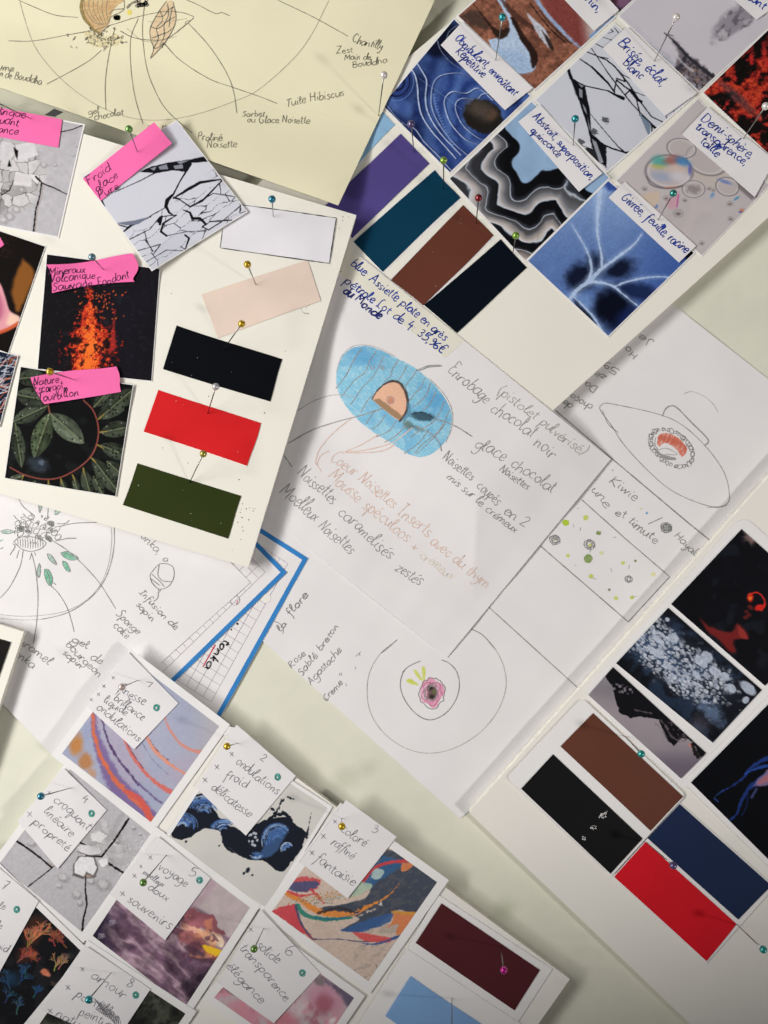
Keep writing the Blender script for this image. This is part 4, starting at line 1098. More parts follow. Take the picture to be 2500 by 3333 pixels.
def fan(A, x, y, ang, L, col, seed, w=6, depth=0):
    r = random.Random(seed)
    def br(x, y, a, l, w, d):
        x1 = x + l * cos(a); y1 = y + l * sin(a)
        A.line([(x, y), ((x + x1) / 2 + r.uniform(-4, 4), (y + y1) / 2 + r.uniform(-4, 4)), (x1, y1)], [w, w * .7], [c * r.uniform(.75, 1.2) for c in col], 3, .95)
        if d < 3:
            for s in (-.5, .45, .05)[: 3 if d < 2 else 2]:
                br(x + (x1 - x) * r.uniform(.45, 1), y + (y1 - y) * r.uniform(.45, 1), a + s + r.uniform(-.2, .2), l * r.uniform(.55, .8), w * .75, d + 1)
    br(x, y, ang, L, w, depth)

def art_coral(A):                               # sheet '03'
    A.c[:] = np.array([24, 25, 28]); A.mix(sstep(.5, .7, A.n(80, 4)) * .7, (38, 38, 42))
    O = (176, 110, 82); R = (150, 76, 62)
    A.blob(205, 1095, 60, 85, 15, (66, 42, 36), .4, .8, .5); A.blob(160, 1240, 60, 50, -20, (64, 38, 34), .4, .8, .5)
    [fan(A, 165 + 12 * q, 1200 - 14 * q, -1.5 + .22 * q, 62, O, 30 + q, 9) for q in range(5)]; [fan(A, 105 + 10 * q, 1290 - 12 * q, -.9 + .3 * q, 52, R, 40 + q, 9) for q in range(4)]
    fan(A, 330, 1190, -1.9, 40, R, 7, 8); fan(A, 370, 1170, -2., 44, R, 17, 7); fan(A, 400, 1200, -2.2, 44, R, 8, 8); fan(A, 325, 1340, -1.3, 50, (170, 128, 104), 9, 8); fan(A, 350, 1330, -1., 44, (170, 120, 90), 10, 8); fan(A, 370, 1300, -1.2, 40, (150, 120, 100), 19, 7)
    B = (44, 74, 104)
    fan(A, 60, 1450, -1.9, 56, B, 11, 9); fan(A, 110, 1420, -1.0, 52, B, 12, 9); fan(A, 150, 1380, -1.6, 44, B, 22, 8); fan(A, 30, 1530, -1.2, 50, B, 23, 8); fan(A, 200, 1500, -1.0, 46, (40, 76, 112), 13, 9); fan(A, 100, 1600, -1.4, 50, (56, 82, 104), 14, 9)
    A.blob(70, 1390, 50, 45, 0, (34, 60, 88), .6, .7, .8)
    A.blob(270, 1350, 26, 20, 20, (214, 124, 96), .4, .9, .9, 14, 3); A.blob(290, 1365, 14, 10, 20, (220, 140, 110), .4, .8, .9, 10, 4)
    fan(A, 330, 1480, -1.6, 36, (96, 80, 72), 15, 4); A.blob(420, 1250, 30, 20, 0, (60, 62, 64), .6, .5, .8)

def art_darkgreen(A):
    A.c[:] = np.array([48, 50, 46]); A.mix(sstep(.4, .65, A.n(70, 4)), (74, 76, 68)); A.mix(sstep(.5, .3, A.n(50, 5)) * .8, (30, 31, 30)); A.mul(1 + (A.n(10, 7) - .5) * .35)

def art_pink(A):                                # sheet '13'
    A.c[:] = np.array([190, 176, 184]); A.mix(sstep(.4, .6, A.n(110, 5)), (206, 150, 164)); A.mix(sstep(.52, .66, A.n(80, 8)) * .8, (170, 110, 124))
    A.blob(480, 1500, 120, 90, 20, (196, 146, 166), .4, .9, .4, 60); A.blob(470, 1540, 50, 60, 20, (156, 84, 100), .6, .7, .8, 40, 3)
    A.blob(240, 1640, 90, 60, 10, (196, 128, 140), .5, .9, .6); A.blob(320, 1560, 40, 60, 30, (212, 204, 208), .6, .8, .8)
    A.poly([(430, 1360), (660, 1500), (620, 1560), (560, 1480), (470, 1400)], (96, 88, 110), 34, .9, True, 30); A.blob(440, 1400, 40, 24, 30, (120, 112, 116), .5, .8, .6)
    A.blob(-90, 1440, 60, 30, 40, (76, 76, 78), .5, .9, .5); A.blob(520, 1640, 30, 16, -40, (232, 226, 226), .5, .8, .6); A.blob(-20, 1580, 90, 50, 30, (206, 140, 154), .5, .8, .7)

def art_redblack(A):                            # sheet '22'
    A.c[:] = np.array([14, 14, 17]); A.mix(A.n(120, 4) * .6, (22, 24, 36))
    A.mix(sstep(.55, .7, A.n(90, 5)) * .4, (34, 42, 54))
    A.blob(1575, 255, 62, 46, -20, (150, 122, 118), .5, .85, 1.1, 26, 3); A.blob(1640, 225, 60, 34, -10, (66, 60, 62), .5, .8, 1.2, 18, 4)
    A.poly([(1250, 760), (1300, 800), (1380, 830), (1440, 840), (1480, 800), (1520, 840), (1535, 885), (1480, 880), (1450, 900), (1470, 950), (1430, 960), (1370, 890), (1300, 850)], (118, 36, 36), 22, .95, True, 26, 36, 5)
    A.poly([(1480, 805), (1520, 840), (1535, 885), (1490, 870)], (158, 56, 50), 10, .7, True, 8)
    A.line([(1545, 620), (1590, 605), (1625, 630), (1640, 670), (1620, 705)], [14, 8, 10, 22], (196, 44, 36), 6, 1, rough=8)
    A.blob(1553, 635, 20, 26, 0, (206, 48, 34), .3, 1, .5, 14); A.blob(1552, 640, 9, 10, 0, (224, 130, 44), .5, .9)
    A.blob(1605, 695, 26, 18, -20, (206, 40, 34), .3, 1, .4, 14)
    for x, y in [(1550, 690), (1530, 720), (1545, 740), (1525, 755), (1560, 700)]:
        A.blob(x, y, 14, 11, 0, (104, 34, 32), .5, .8, .7, 12, int(y))

def art_ice(A):                                 # sheet '22'
    A.c[:] = np.array([18, 20, 26]); A.mix(sstep(.45, .7, A.n(90, 4)) * .8, (38, 52, 74))
    x, y = A.rot(35)
    dens = np.exp(-(A.ell(1010, 920, 260, 110, 45)) ** 2) * 1.5 + np.exp(-(A.ell(1130, 1120, 240, 70, 42)) ** 2) * 1.4 + np.exp(-(A.ell(1320, 1100, 190, 80, 42)) ** 2) * 1.1
    A.mix(dens * .3, (96, 120, 156))
    for sc, sd, th, c in [(30, 5, .38, (196, 202, 216)), (46, 8, .4, (178, 188, 206)), (19, 11, .4, (206, 210, 222))]:
        f, e, cid = voro(x * .72, y * 1.1, sc, sd)
        r = th * (.4 + .9 * cid)
        A.mix((1 - sstep(r * .75, r * 1.1, f)) * sstep(.35, .8, dens + (A.n(60, sd) - .5) * 1.3) * (.3 + .6 * cid), c)
    for cx, cy, rx, ry in [(1255, 1020, 44, 26), (1340, 1080, 42, 24), (1295, 990, 40, 26), (1540, 1180, 58, 30), (1000, 890, 50, 18), (975, 960, 56, 18), (1090, 880, 36, 28), (1230, 1100, 30, 18), (1400, 1110, 30, 24), (1440, 1180, 34, 22), (1525, 1250, 20, 24), (1055, 768, 14, 12)]:
        A.blob(cx, cy, rx, ry, 42, (182, 192, 210), .2, .9, .2, 16, cx)
    A.blob(1320, 1330, 90, 40, 42, (110, 132, 168), .5, .7, 1.1, 30, 4); A.blob(1250, 1400, 60, 60, 0, (92, 88, 104), .7, .5, .8)
    A.mul(1 + (A.n(8, 6) - .5) * .3)

def art_mountain(A):                            # sheet '22'
    A.c[:] = np.array([122, 118, 127]); A.mix(A.n(120, 4), (146, 139, 146)); A.mix(sstep(1150, 1350, A.Y) * .5, (164, 152, 158))
    A.mix(sstep(1500, 1660, A.Y) * .7, (90, 80, 100))
    A.poly([(680, 1110), (720, 1060), (760, 1020), (860, 1120), (1000, 1230), (1160, 1390), (1300, 1560), (1260, 1590), (1230, 1560), (1210, 1500), (1140, 1480), (1090, 1525), (1060, 1500), (1000, 1370), (900, 1350), (830, 1360), (770, 1330), (740, 1240), (720, 1160)], (20, 20, 24), 4, 1, False, 18, 24, 3)
    A.mix((A.ell(780, 1185, 70, 28, 15) < 1) * sstep(.45, .6, A.n(16, 5)) * .9, (130, 124, 136))
    for p in [[(985, 1390), (1030, 1440), (1055, 1490)], [(1040, 1400), (1080, 1470), (1130, 1500)], [(1010, 1370), (1060, 1420)], [(860, 1310), (960, 1330)]]:
        A.line(p, 9, (112, 102, 112), 5, .6, rough=14)
    A.mix((A.ell(1110, 1440, 80, 40, 40) < 1) * sstep(.52, .66, A.n(14, 7)) * .6, (104, 92, 96))
    A.blob(1200, 1525, 18, 10, 30, (206, 130, 116), .5, .9, .6); A.line([(1205, 1520), (1225, 1570), (1240, 1590)], 22, (24, 20, 20), 6, .9, rough=24)

def art_neuron(A):                              # sheet '23'
    A.c[:] = np.array([9, 10, 14]); A.mix(A.n(120, 4) * .4, (16, 20, 32))
    B = (32, 56, 124)
    A.line([(1420, 445), (1470, 400), (1500, 320), (1550, 240), (1610, 200), (1700, 150)], [12, 16, 20, 40, 60], B, 10, .95, rough=14)
    A.line([(1390, 260), (1460, 220), (1510, 180), (1560, 120), (1640, 70), (1700, 60)], [8, 12, 20, 34], B, 10, .95, rough=12)
    A.line([(1520, 160), (1580, 130), (1650, 110)], [8, 20], (44, 84, 176), 8, .8, rough=10)
    A.line([(1540, 250), (1530, 350), (1500, 410)], 7, (28, 44, 100), 7, .8); A.line([(1390, 255), (1340, 300), (1360, 325)], 7, (40, 66, 130), 5, .8, rough=10)
    A.poly([(1570, 230), (1620, 170), (1700, 110), (1720, 180), (1640, 230)], (132, 112, 150), 14, .95, True, 16); A.poly([(1590, 225), (1640, 170), (1720, 130), (1700, 190)], (176, 108, 112), 14, .8, True, 12)
    A.line([(1560, 300), (1590, 250)], 14, (70, 76, 130), 8, .8, rough=8)

def art_black(A): A.c[:] = np.array([24, 23, 24]); A.mix(sstep(.55, .75, A.n(60, 4)) * .3, (44, 36, 34))
# ---------------------------------------------------------------- the table
def tq(t, *pts): return [S(t, *p) for p in pts]

def art_table(A):
    A.c[:] = np.array([231, 231, 216])
    A.mix(A.n(700, 3) * .35, (222, 222, 202))
    A.mix(sstep(.55, .8, A.n(260, 5)) * .25, (214, 216, 200))
    for x, y, r in [(1128, 2532, 30), (1640, 2962, 30), (1200, 2500, 20), (1640, 2960, 18), (1126, 2371, 4), (250, 2420, 40), (1450, 3110, 26)]:
        A.blob(x, y, r * 1.3, r, -30, (200, 203, 182), .8, .6, .8, 14, x)
    A.mul(1 + (A.n(30, 9) - .5) * .03)

tab = picture("table_surface", [(-2600, -2400), (5100, -2400), (5100, 5800), (-2600, 5800)], z_const(0), art_table, None, 420, 420, lift=0, gain=.93, material=M_TABLE)
tag(tab, kind='structure')

# ---------------------------------------------------------------- foam boards
def board(q, zbot, ztop, label, face=None, rag=0):
    """foam board: core with a paper facing; zbot/ztop functions or numbers (mm)"""
    zt = ztop if callable(ztop) else z_const(ztop)
    zb = zbot if callable(zbot) else z_const(zbot)
    cx = sum(p[0] for p in q) / 4; cy = sum(p[1] for p in q) / 4
    root = empty("foam_board", P(cx, cy, float(zb(np.array(cx), np.array(cy)))))
    tag(root, label, 'foam board', 'pinned foam mood boards')
    # core
    V = []; n = 24
    ring = []
    for i in range(4):
        a = np.array(q[i]); b = np.array(q[(i + 1) % 4])
        for k in range(n): ring.append(a + (b - a) * k / n)
    ring = np.array(ring); c = ring.mean(0); d = c - ring; d /= np.hypot(d[:, 0], d[:, 1])[:, None]
    core = ring + d * 1.6
    zz = zt(core[:, 0], core[:, 1]); zl = zb(core[:, 0], core[:, 1])
    f = (CAM_H - zz * MM) / CAM_H
    xy = np.stack([(core[:, 0] - 1250) * PX * f, (1666.5 - core[:, 1]) * PX * f], -1)      # straight sides under the top outline
    N = len(ring)
    rr = np.random.RandomState(3).uniform(-.15, .15, (N, 2)) * MM
    top = np.column_stack([xy, (zz - .36) * MM]); mid = np.column_stack([xy + rr, (zz * .5 + zl * .5) * MM]); bot = np.column_stack([xy, zl * MM])
    idx = np.arange(N); nx = (idx + 1) % N
    F = []
    for lay in (0, 1):
        for i in range(N): F.append([lay * N + i, lay * N + nx[i], (lay + 1) * N + nx[i], (lay + 1) * N + i])
    F.append(list(range(N))); F.append([2 * N + i for i in range(N)][::-1])
    mesh_obj("foam_core", np.concatenate([top, mid, bot]), F, M_CORE, root)
    sheet("facing_paper", q, zt, face or M_FACE, root, thick=.35, n=24, mm=24)
    return root

Q_B = [(1296 + 1700 * .765, 214 - 1700 * .645), (1801 + 1500 * .745, 1334 - 1500 * .667), (1560, 1550), (765, 662)]
bB = board([Q_B[3], Q_B[0], Q_B[1], Q_B[2]], .45, Z_B, "ivory foam board under the cream card, with blue agate print and blue-inked labels")
Q_L = [(-500, 205), (1160, 700), (808, 1847), (-850, 1353)]
bL = board(Q_L, lambda x, y: z_left_top(x, y) - 4.5, z_left_top, "tilted foam board at the left carrying the neon pink notes")
Q_E = [(478, 2172), (1855, 3187), (1430, 3790), (-110, 2950)]
bE = board(Q_E, 1.9, Z_E, "foam board holding the numbered white notes and picture cards", M_FACE2)
Q_F = [(-600, 1850), (78, 2056), (-120, 2650), (-800, 2440)]
bF = board(Q_F, 1.9, Z_E, "foam board corner with a black print at the left photo edge")
Q_G = [(2700, 1330), (3568, 2160), (2395, 3474), (1527, 2645)]
bG = board(Q_G, .75, Z_G, "foam board with red, navy, brown and black swatches", M_FACE2)

# pinpricks left in the boards
def pricks(root, zf, pts, t):
    for x, y in pts:
        k = Ink(zf, .06); k.dot(x, y, 1.5 + RND.uniform(-.3, .5), t); k.build("pinprick", M_HOLE, root)
zl0 = lambda x, y: z_left_top(x, y)
P_L = [(1437, 605), (1252, 903), (1587, 1003), (975, 1212), (1127, 1303), (1437, 1402), (1432, 1404), (1028, 287), (1455, 1548), (1478, 1578), (1447, 1580), (1497, 1573), (1534, 1577), (1519, 1591), (1450, 1630), (1457, 1632), (1492, 1644), (1427, 1658),
       (1454, 1687), (1459, 1710), (1445, 1762), (1393, 1826), (1442, 1600), (1520, 1575), (1400, 1265),
       (1808, 378), (1812, 390), (1818, 398), (1826, 404), (1835, 406), (1845, 405), (1852, 408), (1858, 354), (1838, 370), (1850, 358), (1712, 632), (1588, 1003), (2046, 155)]
pricks(bL, zl0, P_L, '01')
pricks(bL, zl0, [(2058, 1300), (2056, 1323), (2036, 1370), (2092, 1302)], '00')

# ---------------------------------------------------------------- big paper sheets and their drawings
def expand(q, m):
    q = [np.array(p, float) for p in q]; out = []
    for i in range(4):
        a = q[i] - q[(i + 1) % 4]; b = q[i] - q[(i - 1) % 4]
        out.append(tuple(q[i] + a / np.hypot(*a) * m + b / np.hypot(*b) * m))
    return out

# sheet with the plate drawing, lying on the table at the right
zC = lambda x, y: .50 + buckle(x, y, 2) * .7
C_ = sheet("paper_sheet", [(2218 - 700 * .79, 1014 - 700 * .62), (2218 + 900 * .788, 1014 + 900 * .615), (1497, 2664), (560, 1822)], zC, M_PAPER, None, n=90, mm=90)
tag(C_, "large white sheet at right with plate, dotted strip and flower drawings", 'drawing sheet', 'sheets of dessert sketches')
k = Ink(zC)
L = lambda t, pts, w=2.6, c=True: k.path(pts, w * .85, t, c)
L('21', [(650, 962), (680, 945), (740, 952), (1000, 1010), (1150, 1080), (1290, 1210), (1390, 1350), (1425, 1470), (1410, 1550), (1300, 1560), (1100, 1480), (950, 1360), (800, 1200), (720, 1080), (655, 990), (650, 962)])
L('21', [(665, 985), (700, 1070), (760, 1120)]); L('21', [(1290, 1568), (1360, 1570), (1415, 1555)])
L('21', [(385, 988), (720, 1275), (1180, 1662), (1330, 1783)], 4.5, False)
L('22', [(540, 48), (800, 280), (1070, 512)], 3.6, False); L('22', [(1070, 510), (820, 782)], 3.6); L('22', [(820, 782), (292, 325)], 4, False); L('22', [(-40, 672), (520, 1180)], 3.6, False)
L('12', [(1340, 820), (1420, 860), (1500, 950)], 3.2)
L('12', [(1048, 1016), (980, 1048), (942, 1090), (928, 1170), (960, 1260), (1030, 1340), (1110, 1370), (1200, 1330), (1260, 1250), (1282, 1160), (1265, 1080), (1220, 1030), (1175, 1010)], 3.4)
L('12', [(910, 888), (850, 940), (810, 970)], 3.4); L('12', [(940, 1085), (952, 1076)], 5)
L('22', [(940, 195), (1028, 155)], 3.4)
for i in range(9): L('22', [(1018 + i * 8, 195 + (i % 3) * 4), (1024 + i * 7, 240 - (i % 2) * 8)], 2)
for i in range(5): L('22', [(1018, 200 + i * 9), (1080, 196 + i * 9)], 2)
for (x, y, r, rot) in [(1048, 217, 34, 0), (380, 290, 32, 0), (588, 318, 33, 0), (823, 525, 22, 0)]:
    k.ellipse(x, y, r, r * .85, 20, 2.6, '22', 0, 380, .08); k.ellipse(x, y, r * .6, r * .45, 60, 2.2, '22', 0, 400, .2); k.ellipse(x, y, r * .9, r * .5, 100, 2., '22', 0, 360, .2)
    if r > 25: k.ellipse(x + 3, y - 2, r * .75, r * .6, 10, 2., '22', 0, 400, .25)
for x, y, dx, dy in [(490, 195, 4, 20), (530, 235, 6, -22), (730, 278, 18, -6), (715, 460, 6, 22), (826, 440, -2, 24), (510, 98, 16, 6), (600, 345, -12, 20), (840, 640, 30, -14), (590, 515, 40, 12), (500, 440, 10, 8)]:
    L('22', [(x, y), (x + dx, y + dy)], 2)
k.text('21', "Kiwie", 700, 1412, 858, 1535, 30, 2.9); k.text('21', "une", 598, 1462, 690, 1578, 30, 2.9)
k.text('22', "et", 735, 135, 800, 165, 28, 2.9); k.text('22', "timute", 812, 185, 985, 318, 30, 2.9); k.text('22', "Hayaki", 1090, 268, 1235, 408, 26, 2.8)
k.text('21', "'", 690, 1370, 712, 1385, 22, 3.4)
for s, a, b in [("Je", (985, 575), (890, 530)), ("Ho", (882, 655), (815, 600)), ("59", (775, 745), (690, 690)), ("ze", (690, 790), (632, 748)), ("Da", (640, 850), (570, 815)), ("choco", (612, 965), (482, 885)), ("de", (495, 960), (440, 925))]:
    k.text('21', s, *a, *b, 24, 3.)
k.text('12', "la", 205, 842, 250, 800, 22, 3.4); k.text('12', "flore", 268, 752, 378, 622, 26, 3.4)
L('12', [(165, 778), (200, 790), (225, 820), (222, 855)], 3)
for s, a, b, h in [("Rose", (272, 1062), (360, 975), 22), ("Sablé", (335, 1110), (432, 985), 22), ("breton", (448, 958), (560, 812), 21), ("Agastache", (390, 1165), (580, 955), 25), ("Creme", (480, 1262), (585, 1150), 22)]:
    k.text('12', s, *a, *b, h, 2.7)
for x, y in [(560, 1090), (570, 1085), (600, 1150), (655, 1050), (680, 970)]: L('12', [(x, y), (x + 6, y + 18)], 2.6)
L('12', [(658, 990), (690, 962)], 2.4)
k.build("handwriting", M_GRAPH, C_)
k = Ink(zC)
L('12', [(910, 888), (810, 970), (745, 1080), (728, 1200), (750, 1330), (830, 1450), (960, 1540), (1100, 1570), (1250, 1540), (1400, 1450), (1510, 1320), (1560, 1180), (1550, 1060), (1500, 950), (1420, 860), (1340, 820)], 2.6)
k.build("faint_pencil_outline", M_GRAPHL, C_)
k = Ink(zC)
L('21', [(1150, 890), (1200, 875), (1270, 900), (1330, 950), (1360, 1000)], 2)
k.build("faint_pencil_outline", M_GRAPHL, C_)
k = Ink(zC)
L('21', [(1025, 1025), (1040, 985), (1068, 963), (1110, 970), (1200, 1060), (1290, 1150), (1300, 1180), (1275, 1200)], 5)
for a in range(0, 360, 9):                       # curly garnish around the plate centre
    t = radians(a + RND.uniform(-4, 4)); rx, ry = 132, 108
    x = 1080 + rx * cos(t) * .95 + 20 * sin(t); y = 1213 + ry * sin(t) + 30 * cos(t)
    r = RND.uniform(8, 17)
    k.ellipse(x, y, r, r * .7, RND.uniform(0, 180), 2.4, '21', 0, RND.uniform(280, 420), .1)
L('21', [(975, 1215), (1020, 1255), (1105, 1280)], 9); L('21', [(1005, 1262), (1060, 1276), (1108, 1279)], 10); L('21', [(1000, 1225), (1050, 1215), (1110, 1245), (1105, 1255), (1040, 1250)], 2.6)
L('21', [(985, 1150), (980, 1190), (1000, 1225)], 2.6); L('21', [(1110, 1110), (1180, 1170), (1215, 1225)], 4)
k.build("pencil_garnish", M_GRAPHA, C_)
def drawing(name, parent, zf, t, poly, art, n=90, rough=6, curve=True, lift=.05, rs=10):
    xs = [p[0] for p in poly]; ys = [p[1] for p in poly]
    x0, x1, y0, y1 = min(xs) - 12, max(xs) + 12, min(ys) - 12, max(ys) + 12
    q = tq(t, (x0, y0), (x1, y0), (x1, y1), (x0, y1))
    return picture(name, q, zf, art, parent, n, int(n * (y1 - y0) / (x1 - x0)) + 2, lift=lift, tile=t, material=M_DRAW, gain=1.1,
                   mask=lambda A: (A.sd(poly, curve) + (A.n(rs, 5) - .5) * rough) < 0)
def pencilled(col, paper=(222, 218, 222), cover=.8, ang=30, sc=6):
    def f(A):
        A.c[:] = np.array(col, float)
        g = A.n(sc, 3, 3, ang, .25) ; g2 = A.n(60, 8)
        A.mix(sstep(.42, .72, g) * (1 - cover) * 2.2, paper); A.mix((g2 - .5) * .6, paper)
        A.mul(1 + (A.n(3.5, 6, 2) - .5) * .12)
    return f
def art_coralfill(A):
    pencilled((206, 120, 102), (226, 200, 196), .7)(A)
    for i in range(7):
        u = i / 6; A.blob(1012 + 150 * u, 1150 + 62 * u ** 1.5, 13, 22, 30, (190, 98, 80), .5, .8, .4)
drawing("coloured_garnish", C_, zC, '21', [(992, 1190), (1000, 1140), (1030, 1122), (1070, 1125), (1120, 1150), (1168, 1200), (1172, 1240), (1140, 1268), (1118, 1235), (1080, 1200), (1040, 1185), (1005, 1205)], art_coralfill, 60)
def art_flower(A):
    pencilled((216, 140, 172), (228, 200, 214), .7)(A)
    A.blob(1118, 1205, 30, 46, 0, (92, 74, 70), .4, .9, .9, 14); A.blob(1110, 1180, 14, 12, 0, (44, 42, 40), .5, .9, .8, 8); A.blob(1118, 1232, 16, 14, 0, (40, 40, 38), .5, .9, .8, 8); A.blob(1130, 1200, 10, 14, 0, (96, 110, 70), .5, .8)
    e = A.ell(1118, 1210, 58, 68)
    A.mix((1 - sstep(.0, .05, np.abs(e - 1 - .12 * np.sin(5 * np.arctan2(A.Y - 1210, A.X - 1118))))) * .7, (92, 54, 68))
drawing("flower_drawing", C_, zC, '12', [(1045, 1180), (1060, 1150), (1090, 1120), (1120, 1116), (1150, 1140), (1185, 1165), (1192, 1210), (1165, 1250), (1150, 1285), (1120, 1302), (1095, 1275), (1060, 1262), (1045, 1225)], art_flower, 80)
def leafy(poly, nm="leaf_drawing"): drawing(nm, C_, zC, '12', poly, pencilled((196, 204, 96), (220, 220, 170), .8), 26, 4)
leafy([(958, 1130), (985, 1120), (1020, 1140), (1045, 1162), (1010, 1162), (970, 1148)]); leafy([(1003, 1070), (1020, 1066), (1045, 1100), (1068, 1138), (1050, 1136), (1015, 1098)]); leafy([(1055, 1048), (1074, 1050), (1080, 1090), (1070, 1140), (1058, 1100)])
k = Ink(zC, .1)
for a0, a1, rx, ry in [(0, 200, 40, 48), (120, 330, 46, 54), (200, 420, 30, 40)]: k.ellipse(1118, 1208, rx, ry, 10, 2.6, '12', a0, a1, .08)
k.ellipse(1118, 1210, 74, 90, 8, 2.6, '12', 0, 360, .1)
k.build("flower_outline", M_GRAPH, C_)
for x, y, r, c in [(445, 187, 24, (168, 196, 52)), (565, 157, 19, (186, 204, 96)), (642, 250, 17, (112, 132, 70)), (580, 402, 31, (124, 148, 84)), (458, 384, 13, (192, 206, 96)), (660, 368, 14, (208, 212, 150)), (790, 428, 14, (194, 204, 110)), (864, 415, 10, (120, 134, 84)),
                   (598, 510, 17, (180, 200, 80)), (970, 497, 17, (218, 214, 156)), (706, 589, 10, (118, 124, 96)), (746, 640, 16, (194, 208, 110)), (843, 636, 15, (180, 202, 84)), (895, 105, 9, (212, 208, 156)), (932, 129, 9, (96, 160, 196)), (380, 285, 12, (120, 130, 100)), (592, 322, 14, (196, 200, 110))]:
    a = np.linspace(0, 2 * pi, 10)[:-1]
    drawing("pencil_dot", C_, zC, '22', [(x + r * cos(t), y + r * .95 * sin(t)) for t in a], pencilled(c, (214, 210, 206), .85), 16, 5)

# ---------------------------------------------------------------- index cards and the white sketch sheet at the left
def index_card(q, z, label):
    o = sheet("index_card", q, z_const(z), M_PAPER, None, .25, 8, 8)
    tag(o, label, 'index card', 'blue bordered index cards')
    b = 15
    qi = expand(q, -b)
    V = np.concatenate([Parr(np.array([p[0] for p in q]), np.array([p[1] for p in q]), z + .05), Parr(np.array([p[0] for p in qi]), np.array([p[1] for p in qi]), z + .05)])
    mesh_obj("blue_border", V, [[i, (i + 1) % 4, 4 + (i + 1) % 4, 4 + i] for i in range(4)], M_BLUETAPE, o)
    r = Ink(z_const(z), .05)
    q2 = [np.array(p) for p in expand(q, -50)]
    nu = int(np.hypot(*(q2[1] - q2[0])) / 29); nv = int(np.hypot(*(q2[3] - q2[0])) / 29)
    for i in range(nu + 1):
        a = q2[0] + (q2[1] - q2[0]) * i / nu; c = q2[3] + (q2[2] - q2[3]) * i / nu
        r.path([tuple(a), tuple(c)], 1.5, None, jit=.1, step=12)
    for i in range(nv + 1):
        a = q2[0] + (q2[3] - q2[0]) * i / nv; c = q2[1] + (q2[2] - q2[1]) * i / nv
        r.path([tuple(a), tuple(c)], 1.5, None, jit=.1, step=12)
    r.build("grid_ruling", M_RULE, o)
    return o
c2 = index_card(tq('02', (1250, 17), (1850, 400), (1300, 1392), (700, 1009)), .78, "lower gridded card with blue border and handwritten word underlined in red")
k = Ink(z_const(.78), .1); k.text('02', "tonka", 1352, 880, 1222, 1052, 26, 4.6); k.dot(1425, 793, 4, '02'); k.dot(1388, 828, 3, '02'); k.build("handwriting", M_BLACKINK, c2)
k = Ink(z_const(.78), .1); k.path([(1292, 918), (1216, 1054)], 3.6, '02'); k.build("red_underline", M_REDINK, c2)
def hole(o, t, x, y, r, z, m):
    h = Ink(z_const(z), .12); a = np.linspace(0, 2 * pi, 25)[:-1]
    c = S(t, x, y); V = Parr(c[0] + r * np.cos(a), c[1] + r * np.sin(a), z + .12 + 0 * a)
    mesh_obj("punch_hole", V, [list(range(24))], m, o)
hole(c2, '02', 1597, 640, 15, .78, M_FACE2)
c1 = index_card(tq('02', (1150, -102), (1722, 485), (965, 1222), (393, 635)), 1.12, "upper gridded card with blue border, partly under the sapin sheet")
k = Ink(z_const(1.12), .1); k.ellipse(1410, 655, 30, 26, -40, 2.2, '02', 20, 400); k.build("punch_hole_outline", M_GRAPHL, c1)
k = Ink(z_const(1.12), .1); k.path([(1428, 652), (1418, 678)], 3, '02'); k.build("red_pen_mark", M_REDINK, c1)

zD = lambda x, y: 1.55 + buckle(x, y, 1) * .8
D_ = sheet("paper_sheet", tq('02', (415, -560), (1502, 545), (330, 1598), (-760, 480)), zD, M_PAPER, None, n=36, mm=36)
tag(D_, "white sheet with round plate and sapin dessert sketch at left", 'drawing sheet', 'sheets of dessert sketches')
k = Ink(zD)
L = lambda t, pts, w=2.6, c=True: k.path(pts, w * .85, t, c)
for p in [[(110, 40), (140, 90), (200, 140)], [(290, 90), (285, 160)], [(270, 150), (284, 165), (294, 148)], [(340, 192), (390, 192), (418, 170)], [(355, 210), (450, 190), (600, 184)], [(330, 298), (400, 282), (460, 280)], [(310, 292), (400, 350), (500, 440), (590, 540), (650, 630), (695, 705)],
          [(140, 350), (120, 450), (60, 570), (0, 640)], [(190, 370), (215, 480), (228, 640), (218, 800), (200, 912)], [(300, 560), (350, 610), (400, 690), (430, 780), (445, 842)], [(240, 768), (350, 745), (440, 710), (540, 640), (610, 560), (660, 450), (685, 320), (686, 215)],
          [(135, 130), (165, 160), (205, 165)], [(80, 142), (120, 190), (105, 230), (108, 280)], [(75, 310), (90, 330), (60, 380)], [(0, 345), (20, 335)], [(190, 365), (178, 410)], [(115, 350), (100, 400)], [(205, 360), (215, 385)], [(300, 560), (318, 575)], [(320, 545), (335, 560)], [(105, 45), (118, 35)],
          [(905, 490), (950, 440), (990, 432), (1035, 450), (1045, 500), (1030, 545), (1000, 575), (955, 585), (915, 550), (900, 510), (905, 490)], [(955, 440), (948, 500), (975, 535), (1030, 540)], [(910, 495), (960, 540), (985, 570)], [(902, 520), (960, 565)], [(945, 580), (958, 598), (968, 582)], [(952, 598), (945, 640), (920, 660)]]:
    L('02', p, 3.2)
L('02', [(82, 300), (120, 275), (190, 272), (250, 288), (276, 310), (250, 340), (190, 358), (130, 345), (82, 300)], 3)
for i in range(11): L('02', [(105 + i * 15, 282), (108 + i * 15, 318), (106 + i * 15, 344 - abs(i - 5) * 3)], 2.4)
for (x, y) in [(190, 155), (110, 190), (170, 190), (215, 205), (175, 235), (125, 255), (220, 240), (265, 262), (345, 225), (350, 275), (260, 215), (300, 235), (330, 250)]:
    L('02', [(x - 22, y), (x - 8, y - 14), (x + 16, y - 14), (x + 8, y + 8), (x - 14, y + 14), (x - 22, y)], 2.6)
